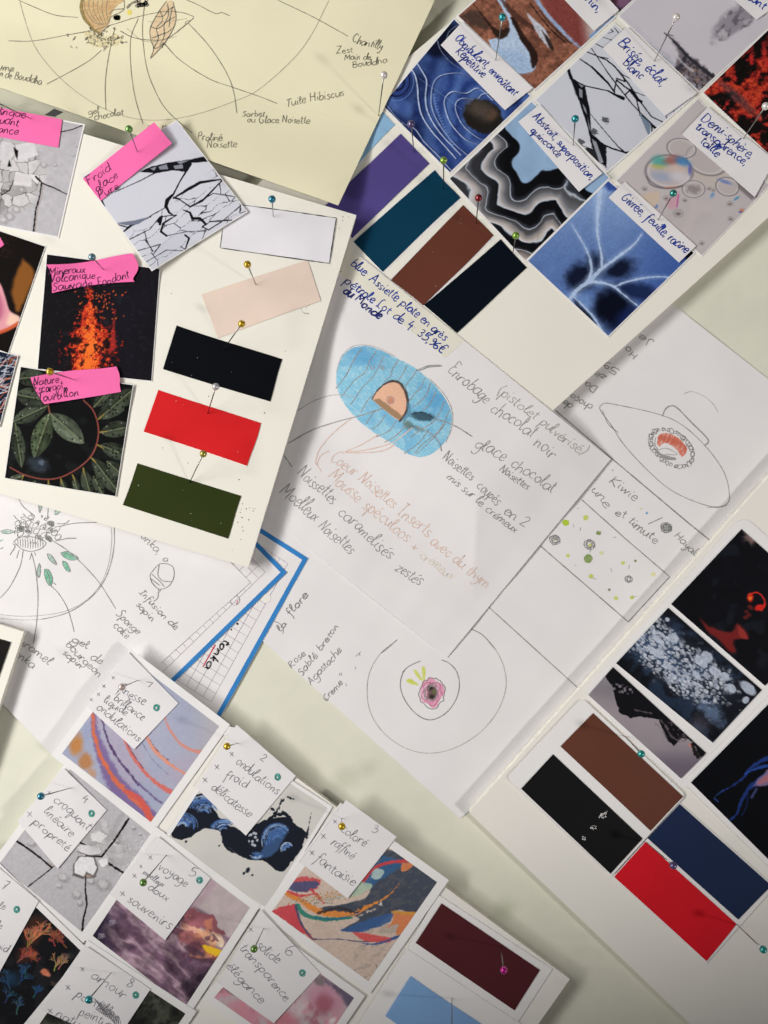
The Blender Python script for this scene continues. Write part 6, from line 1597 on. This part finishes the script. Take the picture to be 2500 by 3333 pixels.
def art_concrete2(A):                           # sheet '03'
    A.c[:] = np.array([184, 182, 188]); A.mix(A.n(120, 3) * .4, (170, 167, 172))
    x0, y0 = A.X.copy(), A.Y.copy()
    A.X = x0 + (fbm(x0, y0, 50, 5) - .5) * 46; A.Y = y0 + (fbm(x0, y0, 50, 6) - .5) * 46
    f, e, cid = voro(A.X, A.Y * 1.1, 46, 21)
    f2, e2, cid2 = voro(A.X, A.Y, 17, 22)
    A.X, A.Y = x0, y0
    m = (1 - sstep(.6, 1.1, A.ell(620, 590, 200, 150, 30) + (A.n(50, 8) - .5) * .7)) * .9
    m2 = (1 - sstep(.7, 1.1, A.ell(760, 600, 190, 170, 40) + (A.n(60, 18) - .5) * .8)) * sstep(.45, .6, A.n(60, 28))
    tone = (150 + 62 * cid)[:, None] * np.array([1, .995, 1.01]); A.c = A.c * (1 - m[:, None]) + tone * m[:, None]
    A.mix(m * (1 - sstep(0, .05, e)) * .55, (84, 80, 84))
    A.mix(m2 * (1 - sstep(.2, .35, f2)) * .6, (208, 207, 211)); A.mix(m2 * (1 - sstep(0, .05, e2)) * (cid2 > .5) * .4, (120, 117, 121))
    for x, y, r in [(380, 780, 30), (355, 830, 18), (620, 820, 40), (545, 800, 26), (460, 880, 30), (480, 930, 22), (800, 480, 14), (840, 520, 10), (700, 560, 16), (190, 570, 26)]:
        A.blob(x + 4, y + 5, r, r * .8, 20, (122, 119, 122), .5, .6, .8, 14, x); A.blob(x - 2, y - 3, r * .75, r * .6, 20, (200, 199, 203), .4, .8, .8, 12, y)
    cracks(A, [([(65, 540), (160, 600), (240, 660), (310, 720)], [14, 10, 14]), ([(325, 712), (240, 780), (165, 838)], [8, 6, 8]), ([(770, 430), (700, 540), (610, 655), (520, 650)], [14, 12, 10]),
               ([(515, 770), (512, 860), (522, 940), (500, 1030), (495, 1105)], [10, 12, 14]), ([(650, 695), (745, 755)], 13), ([(480, 570), (510, 585)], 12)], (30, 28, 30), 7)
    A.poly([(440, 700), (470, 650), (570, 655), (592, 725), (570, 785), (520, 765), (500, 790), (436, 770)], (96, 92, 95), 8, .9, False, 8); A.poly([(450, 690), (480, 655), (560, 660), (580, 720), (560, 770), (520, 745), (500, 775), (445, 755)], (222, 221, 225), 5, 1, False, 8); A.poly([(465, 600), (500, 585), (600, 610), (590, 640), (500, 640)], (214, 212, 216), 6, 1, True, 10)
    A.poly([(590, 680), (640, 660), (650, 700), (610, 720)], (222, 221, 225), 5, 1, False, 8); A.poly([(545, 520), (600, 500), (640, 530), (600, 570), (550, 560)], (220, 219, 222), 8, .9, False, 14)
    A.line([(450, 760), (520, 782), (575, 772)], 10, (92, 88, 90), 8, .7); A.line([(465, 625), (540, 648), (600, 644)], 7, (90, 86, 88), 6, .7)
    A.line([(735, 400), (690, 480), (640, 560)], 30, (160, 158, 163), 20, .6)
    A.blob(530, 768, 26, 10, 0, (160, 130, 112), .6, .6); A.blob(300, 700, 20, 10, 30, (150, 130, 120), .6, .4)
    A.mul(1 + (A.n(12, 9) - .5) * .12)

# numbered board at the bottom
zE = lambda d: z_const(Z_E + d)
G_E = "picture cards on the numbered board"
MG = 24
photo("card 1, orange and lilac agate bands", '02', [(790, 1008), (1315, 1408), (905, 1983), (372, 1572)], zE(.5), art_agate2, 26, 210, group=G_E)
photo("card 2, blue and black paint waves on white", '13', [(-100, -20), (490, 362), (120, 960), (-475, 560)], zE(.6), art_bluewave, 12, 230, group=G_E)
photo("card 4, white plaster blocks with dark cracks", '03', [(420, 130), (905, 520), (492, 1108), (-5, 700)], zE(.55), lambda A: art_concrete2(A), 24, 210, group=G_E)
photo("card 5, purple storm clouds with an orange sunset", '03', [(945, 542), (1500, 960), (1110, 1557), (556, 1130)], zE(.75), art_clouds, 26, 220, group=G_E)
photo("card 3, colourful swirling paint on beige", '13', [(580, 402), (1148, 808), (735, 1402), (157, 985)], zE(.8), art_paint, 28, 230, group=G_E)
photo("card 7, orange and blue coral branches on black", '03', [(-60, 690), (495, 1230), (60, 1760), (-500, 1300)], zE(1.0), art_coral, 20, 230, group=G_E)
photo("card 8, dark grey green texture at the bottom edge", '03', [(540, 1222), (1113, 1597), (700, 2200), (140, 1800)], zE(1.05), art_darkgreen, 26, 140, group=G_E)
photo("card 6, blurred pink petals at the bottom edge", '13', [(130, 1130), (650, 1502), (380, 1900), (-190, 1500)], zE(1.1), art_pink, 26, 150, group=G_E)

G_N = "numbered white notes"
def note(label, t, q, texts, marks, dot, z, amp=1.0, curlc=0, scr=None):
    qs = [np.array(p) for p in tq(t, *q)]
    c = qs[curlc]; Rr = np.hypot(*(qs[2] - qs[0])) * .5
    top = (qs[0] + qs[1]) / 2; bot = (qs[2] + qs[3]) / 2; d = bot - top; Ln = np.hypot(*d); d /= Ln
    z = z - .72
    zf = lambda x, y: Z_E + z + .3 * sstep(.4, 1, ((x - top[0]) * d[0] + (y - top[1]) * d[1]) / Ln) + amp * .35 * np.exp(-((x - c[0]) ** 2 + (y - c[1]) ** 2) / (Rr * Rr * .35))
    def extra(k):
        for (tt, x, y, s) in marks:
            k.path([(x - s, y - s), (x + s, y + s)], 2.2, tt); k.path([(x + s * .8, y - s), (x - s * .8, y + s)], 2.2, tt)
        if scr: scr(k)
    o = slip("paper_note", label, 'paper note', t, q, zf, M_NOTE, G_N, texts, M_GREYINK, 2.3, extra)
    if dot:
        k = Ink(zf, .1)
        tt, x, y = dot
        for i in range(4): k.ellipse(x + RND.uniform(-2, 2), y + RND.uniform(-2, 2), 17 - 3 * i, 20 - 4 * i, 20 * i, 2.6, tt, 0, 380, .1)
        k.build("green_dot", M_GREENINK, o)
    return o

note("note 1 reading finesse, brillance, liquide, ondulations", '02', [(768, 962), (1070, 1270), (805, 1546), (525, 1292)],
     [('02', "finesse", 700, 1195, 862, 1285, 30), ('02', "brillance", 680, 1245, 855, 1375, 28), ('02', "liquide", 618, 1262, 752, 1345, 26), ('02', "ondulations", 572, 1302, 828, 1502, 28), ('02', "1", 862, 1160, 905, 1180, 22)],
     [('02', 680, 1117, 10), ('02', 623, 1167, 10), ('02', 590, 1217, 10), ('02', 547, 1248, 10)], ('02', 938, 1296), 1.6)
note("note 2 reading ondulations, froid, délicatesse", '13', [(-55, -137), (300, 170), (0, 529), (-300, 240)],
     [('03', "ondulations", 1408, 95, 1660, 290, 32), ('03', "froid", 1345, 178, 1475, 245, 32), ('03', "délicatesse", 1262, 245, 1492, 425, 32), ('03', "2", 1555, 70, 1585, 90, 26)],
     [('03', 1390, 40, 12), ('03', 1302, 118, 14), ('03', 1230, 195, 14)], ('13', 190, 178), 1.7)
note("note 4 reading croquant, linéaire, propreté", '03', [(382, 125), (640, 376), (346, 727), (105, 440)],
     [('03', "croquant", 315, 315, 522, 500, 30), ('03', "linéaire", 258, 385, 425, 540, 28), ('03', "propreté", 188, 455, 405, 625, 28), ('03', "4", 485, 318, 520, 330, 24)],
     [('03', 296, 272, 10), ('03', 178, 400, 15)], ('03', 550, 397), 1.7)
note("note 5 reading voyage, moelleux, doux, souvenirs", '03', [(950, 535), (1265, 784), (990, 1156), (660, 880)],
     [('03', "voyage", 942, 722, 1115, 838, 30), ('03', "moelleux", 855, 755, 975, 840, 20), ('03', "doux", 878, 845, 1000, 925, 28), ('03', "souvenirs", 762, 922, 1015, 1095, 32), ('03', "5", 1130, 762, 1170, 775, 30)],
     [('03', 902, 660, 13), ('03', 845, 713, 9), ('03', 806, 770, 12), ('03', 735, 877, 14)], ('03', 1197, 797), 1.9)
note("note 3 reading coloré, raffiné, fantaisie", '13', [(602, 315), (905, 536), (610, 906), (330, 692)],
     [('13', "coloré", 560, 498, 708, 600, 32), ('13', "raffiné", 508, 575, 638, 672, 30), ('13', "fantaisie", 408, 678, 642, 838, 34), ('13', "3", 748, 505, 790, 515, 30)],
     [('13', 536, 445, 11), ('13', 466, 533, 15), ('13', 397, 633, 14)], None, 2.0)
note("note 7 cut off by the left photo edge", '03', [(-150, 600), (232, 922), (-2, 1348), (-420, 1020)],
     [('03', "perle", -80, 940, 28, 972, 26), ('03', "froid", -70, 1190, 42, 1235, 26), ('03', "noble", -90, 1060, 8, 1090, 24), ('03', "7", 0, 850, 32, 862, 30)],
     [], ('03', 99, 972), 2.1)
def scr8(k):
    for i in range(14): k.path([(560 + i * 12, 1500 + i * 9), (600 + i * 8, 1560 + i * 9), (575 + i * 11, 1570 + i * 8), (620 + i * 8, 1520 + i * 9)], 2., '03')
note("note 8 reading amour with a scribbled out word", '03', [(522, 1195), (903, 1450), (690, 1770), (245, 1575)],
     [('03', "amour", 538, 1378, 742, 1512, 34), ('03', "pointilles", 448, 1490, 700, 1640, 30), ('03', "peinture", 470, 1600, 690, 1700, 30), ('03', "nature", 330, 1605, 520, 1720, 30), ('03', "8", 752, 1425, 795, 1440, 32)],
     [('03', 495, 1330, 12), ('03', 407, 1440, 14), ('03', 300, 1582, 14)], ('03', 815, 1484), 2.2, scr=scr8)
note("note 6 reading solide, transparence, élégance", '13', [(88, 972), (447, 1355), (168, 1655), (-160, 1420)],
     [('13', "solide", 55, 1195, 190, 1300, 32), ('03', "transparence", 1435, 1205, 1715, 1525, 30), ('03', "élégance", 1350, 1315, 1565, 1540, 30), ('13', "6", 225, 1232, 280, 1250, 36)],
     [('13', 30, 1092, 13)], ('13', 338, 1352), 2.2)

G_S3 = "swatches on the numbered board"
w = sheet("mount_card", tq('13', (1150, 880), (1840, 1330), (1560, 1760), (960, 1230)), zE(.4), M_PHOTO, None, .2, 10, 10); tag(w, "white mount card under the maroon swatch", 'mount card', 'white mount cards')
w = sheet("mount_card", tq('13', (968, 1208), (1700, 1690), (1380, 2200), (640, 1720)), zE(.7), M_PHOTO, None, .2, 10, 10); tag(w, "white mount card under the sky blue swatch", 'mount card', 'white mount cards')
swatch("maroon swatch with a magenta pin", '13', [(1175, 936), (1765, 1335), (1613, 1578), (1020, 1173)], zE(.7), (.085, .017, .022), G_S3, .4, .2, seed=2)
swatch("sky blue swatch at the bottom edge of the numbered board", '13', [(990, 1372), (1560, 1760), (1400, 2000), (838, 1612)], zE(1.0), (.23, .42, .74), G_S3, .5, .3, seed=3)

# board at the lower right and the left edge board
zG = lambda d: z_const(Z_G + d)
w = sheet("mount_card", tq('22', (1510, 140), (2180, 745), (1165, 1800), (545, 1200)), zG(.35), M_PHOTO, None, .3, 30, 30, round_=.12); tag(w, "rounded white mount card behind the red, ice and mountain pictures", 'mount card', 'white mount cards')
G_G = "pictures on the lower right board"
photo("black picture with red glowing shapes", '22', [(1500, 225), (2100, 760), (1640, 1165), (1077, 675)], zG(.7), art_redblack, 0, 200, group=G_G, round_=.0)
photo("picture of white frozen bubbles on blue black", '22', [(1060, 697), (1622, 1190), (1327, 1507), (747, 1030)], zG(.7), art_ice, 0, 230, group=G_G)
photo("picture of a dark upside down mountain against grey sky", '22', [(728, 1052), (1290, 1570), (1137, 1722), (581, 1220)], zG(.7), art_mountain, 0, 200, group=G_G)
w = sheet("mount_card", tq('23', (1700, -345), (2250, 190), (1712, 765), (1150, 210)), zG(.7), M_PHOTO, None, .3, 14, 14); tag(w, "white mount card behind the black and blue picture", 'mount card', 'white mount cards')
photo("black picture with electric blue branches at the right edge", '23', [(1690, -290), (2200, 200), (1705, 715), (1196, 210)], zG(1.05), art_neuron, 0, 180, group=G_G)
w = sheet("mount_card", tq('23', (545, -297), (1166, 285), (720, 772), (92, 184)), zG(.9), M_PHOTO, None, .35, 30, 30, round_=.07); tag(w, "white mount card under the glossy black and brown swatches", 'mount card', 'white mount cards')
G_S4 = "swatches on the lower right board"
swatch("chocolate brown swatch beside the mountain picture", '23', [(610, -206), (1150, 293), (953, 500), (414, -6)], zG(1.15), (.125, .042, .026), G_S4, .5, .12, seed=1, warp=.6)
bk = swatch("glossy black swatch with three white scuffs", '23', [(370, 41), (907, 546), (714, 757), (178, 248)], zG(1.15), (.008, .008, .009), G_S4, .4, .15, seed=2, warp=.6)
k = Ink(zG(1.15), .06)
for x, y, s in [(669, 405, 26), (610, 478, 20), (557, 545, 15)]:
    for i in range(7):
        k.path([(x + RND.uniform(-s, s), y + RND.uniform(-s, s)), (x + RND.uniform(-s, s) * .5, y + RND.uniform(-s, s) * .5), (x + RND.uniform(-s, s), y + RND.uniform(-s, s) * .8)], 3.4, '23')
k.build("white_scuffs", M_PHOTO, bk)
w = sheet("mount_card", tq('23', (1128, 330), (1700, 835), (1290, 1296), (728, 778)), zG(.45), M_PHOTO, None, .3, 10, 10); tag(w, "white mount card under the navy and scarlet swatches", 'mount card', 'white mount cards')
swatch("navy blue swatch next to the scarlet swatch", '23', [(1130, 340), (1680, 830), (1480, 1033), (937, 545)], zG(.7), (.010, .022, .070), G_S4, .5, .12, seed=3, warp=.6)
swatch("scarlet swatch at the bottom of the lower right board", '23', [(925, 567), (1470, 1060), (1291, 1282), (737, 777)], zG(.7), (.66, .009, .020), G_S4, .5, .12, seed=4, warp=.6)
photo("black print on the foam board corner at the left edge", '', [(-520, 1925), (36, 2090), (-150, 2630), (-700, 2440)], zE(.3), art_black, 0, 40, group=None)
# taped slip along the left edge of the lower right board
def mini(label, q, z, m): return tag(sheet("paper_tab", q, z_const(z), m, None, .1, 6, 6), label, 'paper tab')
mini("small torn white tab above note 2", tq('02', (1345, 1400), (1420, 1420), (1400, 1480), (1300, 1440)), Z_E + .3, M_PHOTO)

# ---------------------------------------------------------------- pins
import bmesh
def ball(r, seg=20, rings=12):
    bm = bmesh.new(); bmesh.ops.create_uvsphere(bm, u_segments=seg, v_segments=rings, radius=r)
    me = bpy.data.meshes.new("pin_head"); bm.to_mesh(me); bm.free()
    me.polygons.foreach_set("use_smooth", np.ones(len(me.polygons), bool))
    return me
def pearl(name, col, metal=.55):
    m = mat("pearl_" + name, col, .3, .5, metal=metal, var=.05, vscale=400, coat=.9)
    return m
PEARL = {'teal': pearl('teal', (.015, .30, .33)), 'white': pearl('white', (.74, .70, .68), .25), 'violet': pearl('violet', (.13, .10, .24)), 'green': pearl('green', (.17, .38, .10)), 'red': pearl('red', (.22, .008, .015)),
         'lime': pearl('lime', (.24, .42, .05)), 'blue': pearl('blue', (.03, .22, .34)), 'gold': pearl('gold', (.58, .38, .015)), 'grey blue': pearl('grey_blue', (.14, .27, .34)), 'sea green': pearl('sea_green', (.03, .26, .22)),
         'silver': pearl('silver', (.55, .53, .57), .4), 'pink pearl': pearl('pink_pearl', (.56, .45, .44), .3), 'magenta': pearl('magenta', (.55, .005, .28)), 'moss': pearl('moss', (.14, .28, .06)), 'olive': pearl('olive', (.42, .36, .07)), 'turquoise': pearl('turquoise', (.03, .36, .34))}
HEADS = {}
from mathutils import Vector
def pin(colour, label, th, hx, hy, tt, tx, ty, ztip, length=21., r=1.72):
    h = S(th, hx, hy); tp = S(tt, tx, ty)
    zt = float(ztip(np.array(tp[0]), np.array(tp[1]))) if callable(ztip) else ztip
    tip = Vector(P(*tp, zt))
    dz = 8.
    for _ in range(12):                          # lean of the needle for its fixed length
        hd = Vector(P(*h, zt + dz)); hor = math.hypot(hd.x - tip.x, hd.y - tip.y) / MM
        dz = math.sqrt(max(length ** 2 - hor ** 2, 4.5 ** 2))
    hd = Vector(P(*h, zt + dz))
    root = empty("dressmaking_pin", tuple(tip)); tag(root, label, 'pin', 'pearl headed dressmaking pins')
    if colour not in HEADS:
        HEADS[colour] = ball(r * MM); HEADS[colour].materials.append(PEARL[colour])
    o = bpy.data.objects.new("pin_head", HEADS[colour]); COL.objects.link(o); o.parent = root; o.location = hd - tip
    d = (hd - tip); Ln = d.length; deep = d.normalized() * -.0018
    bm = bmesh.new(); bmesh.ops.create_cone(bm, cap_ends=True, segments=10, radius1=.00018, radius2=.00034, depth=Ln + .0018)
    me = bpy.data.meshes.new("needle"); bm.to_mesh(me); bm.free(); me.polygons.foreach_set("use_smooth", np.ones(len(me.polygons), bool)); me.materials.append(M_STEEL)
    s = bpy.data.objects.new("needle", me); COL.objects.link(s); s.parent = root
    s.rotation_euler = d.to_track_quat('Z', 'Y').to_euler(); s.location = (d + deep) / 2
zb = Z_B
pin('teal', "teal pin at the top end of the Obnibulant label", '10', 1540, 103, '10', 1500, 360, zb + 1.1, 25)
pin('white', "white pearl pin at the right edge of the cream card", '10', 828, 450, '10', 797, 695, z_cream, 25)
pin('violet', "grey violet pin in the purple swatch", '10', 992, 745, '10', 1010, 912, zb + .4)
pin('lime', "lime green pin in the petrol blue swatch", '10', 1187, 962, '10', 1187, 1138, zb + .4)
pin('red', "dark red pin in the brown swatch under the wavy picture", '10', 1397, 1187, '10', 1383, 1340, zb + .4)
pin('lime', "lime green pin in the blue black swatch", '10', 1620, 1413, '10', 1602, 1522, zb + .4)
pin('blue', "metallic blue pin in the white rectangle swatch", '10', 158, 1195, '10', 165, 1298, zL(.3))
pin('gold', "gold pin at the top of the beige swatch", '01', 1485, 112, '01', 1535, 232, zL(.4))
pin('white', "white pearl pin in the Brisée label", '20', 1108, 103, '20', 978, 365, zb + .9, 27)
pin('white', "cream pearl pin in the Demi-sphère label", '20', 1645, 637, '20', 1512, 830, zb + .9, 25)
pin('teal', "teal pin in the Abstrait label on the cracked ice picture", '20', 502, 713, '20', 490, 870, zb + .9)
pin('sea green', "sea green pin in the Givrée label on the bubbles picture", '20', 1090, 1160, '20', 1000, 1318, zb + .9)
pin('green', "green pin in the Froid glace Pure note", '00', 774, 775, '00', 828, 918, zL(1.8))
pin('grey blue', "grey blue pin in the Mineraux note", '01', 553, 68, '01', 625, 145, zL(1.0), 18)
pin('gold', "gold pin in the Nature Escargot note", '01', 300, 755, '01', 447, 805, zL(1.4), 21)
pin('gold', "gold pin at the top of the black swatch", '01', 1450, 468, '01', 1342, 622, zL(.4))
pin('silver', "silver pearl pin at the top of the bright red swatch", '01', 1295, 845, '01', 1247, 1005, zL(.4))
pin('olive', "olive gold pin at the top of the dark green swatch", '01', 1220, 1248, '01', 1138, 1420, zL(.4))
pin('silver', "silver pin crossing the pink note ending ingue at the left edge", '00', -25, 612, '00', 185, 712, zL(.8))
ze = Z_E - .7
pin('pink pearl', "pinkish pearl pin in note 1", '02', 732, 1172, '02', 828, 1133, ze + 1.9, 19)
pin('gold', "gold pin in note 2", '02', 1362, 1528, '02', 1427, 1510, ze + 1.8, 18)
pin('blue', "blue pin in note 4", '03', 246, 292, '03', 425, 243, ze + 1.8, 21)
pin('moss', "moss green pin in note 5", '03', 860, 810, '03', 1000, 645, ze + 2.0, 21)
pin('moss', "moss green pin in note 6", '03', 1525, 1208, '03', 1583, 1085, ze + 2.3, 20)
pin('teal', "teal pin in note 8", '03', 533, 1512, '03', 668, 1350, ze + 2.3, 21)
pin('gold', "gold pin in note 3", '13', 577, 473, '13', 575, 425, ze + 2.1, 18)
pin('magenta', "magenta pin in the maroon swatch", '13', 1548, 1336, '13', 1527, 1190, ze + .8, 20)
pin('silver', "silver pin in the sky blue swatch, its head below the frame", '13', 1237, 1735, '13', 1237, 1500, ze + 1.1, 24)
zg = Z_G
pin('violet', "violet pin between the scarlet and navy swatches", '23', 1090, 708, '23', 930, 570, zg + .8, 21)
pin('turquoise', "turquoise pin at the far end of the scarlet swatch", '23', 1630, 1212, '23', 1475, 1065, zg + .8, 21)
pin('turquoise', "turquoise pin between the brown swatch and the mountain picture", '23', 898, 38, '23', 810, -60, zg + 1.2, 20)

for o in bpy.data.objects:
    if '_org' in o: del o['_org']
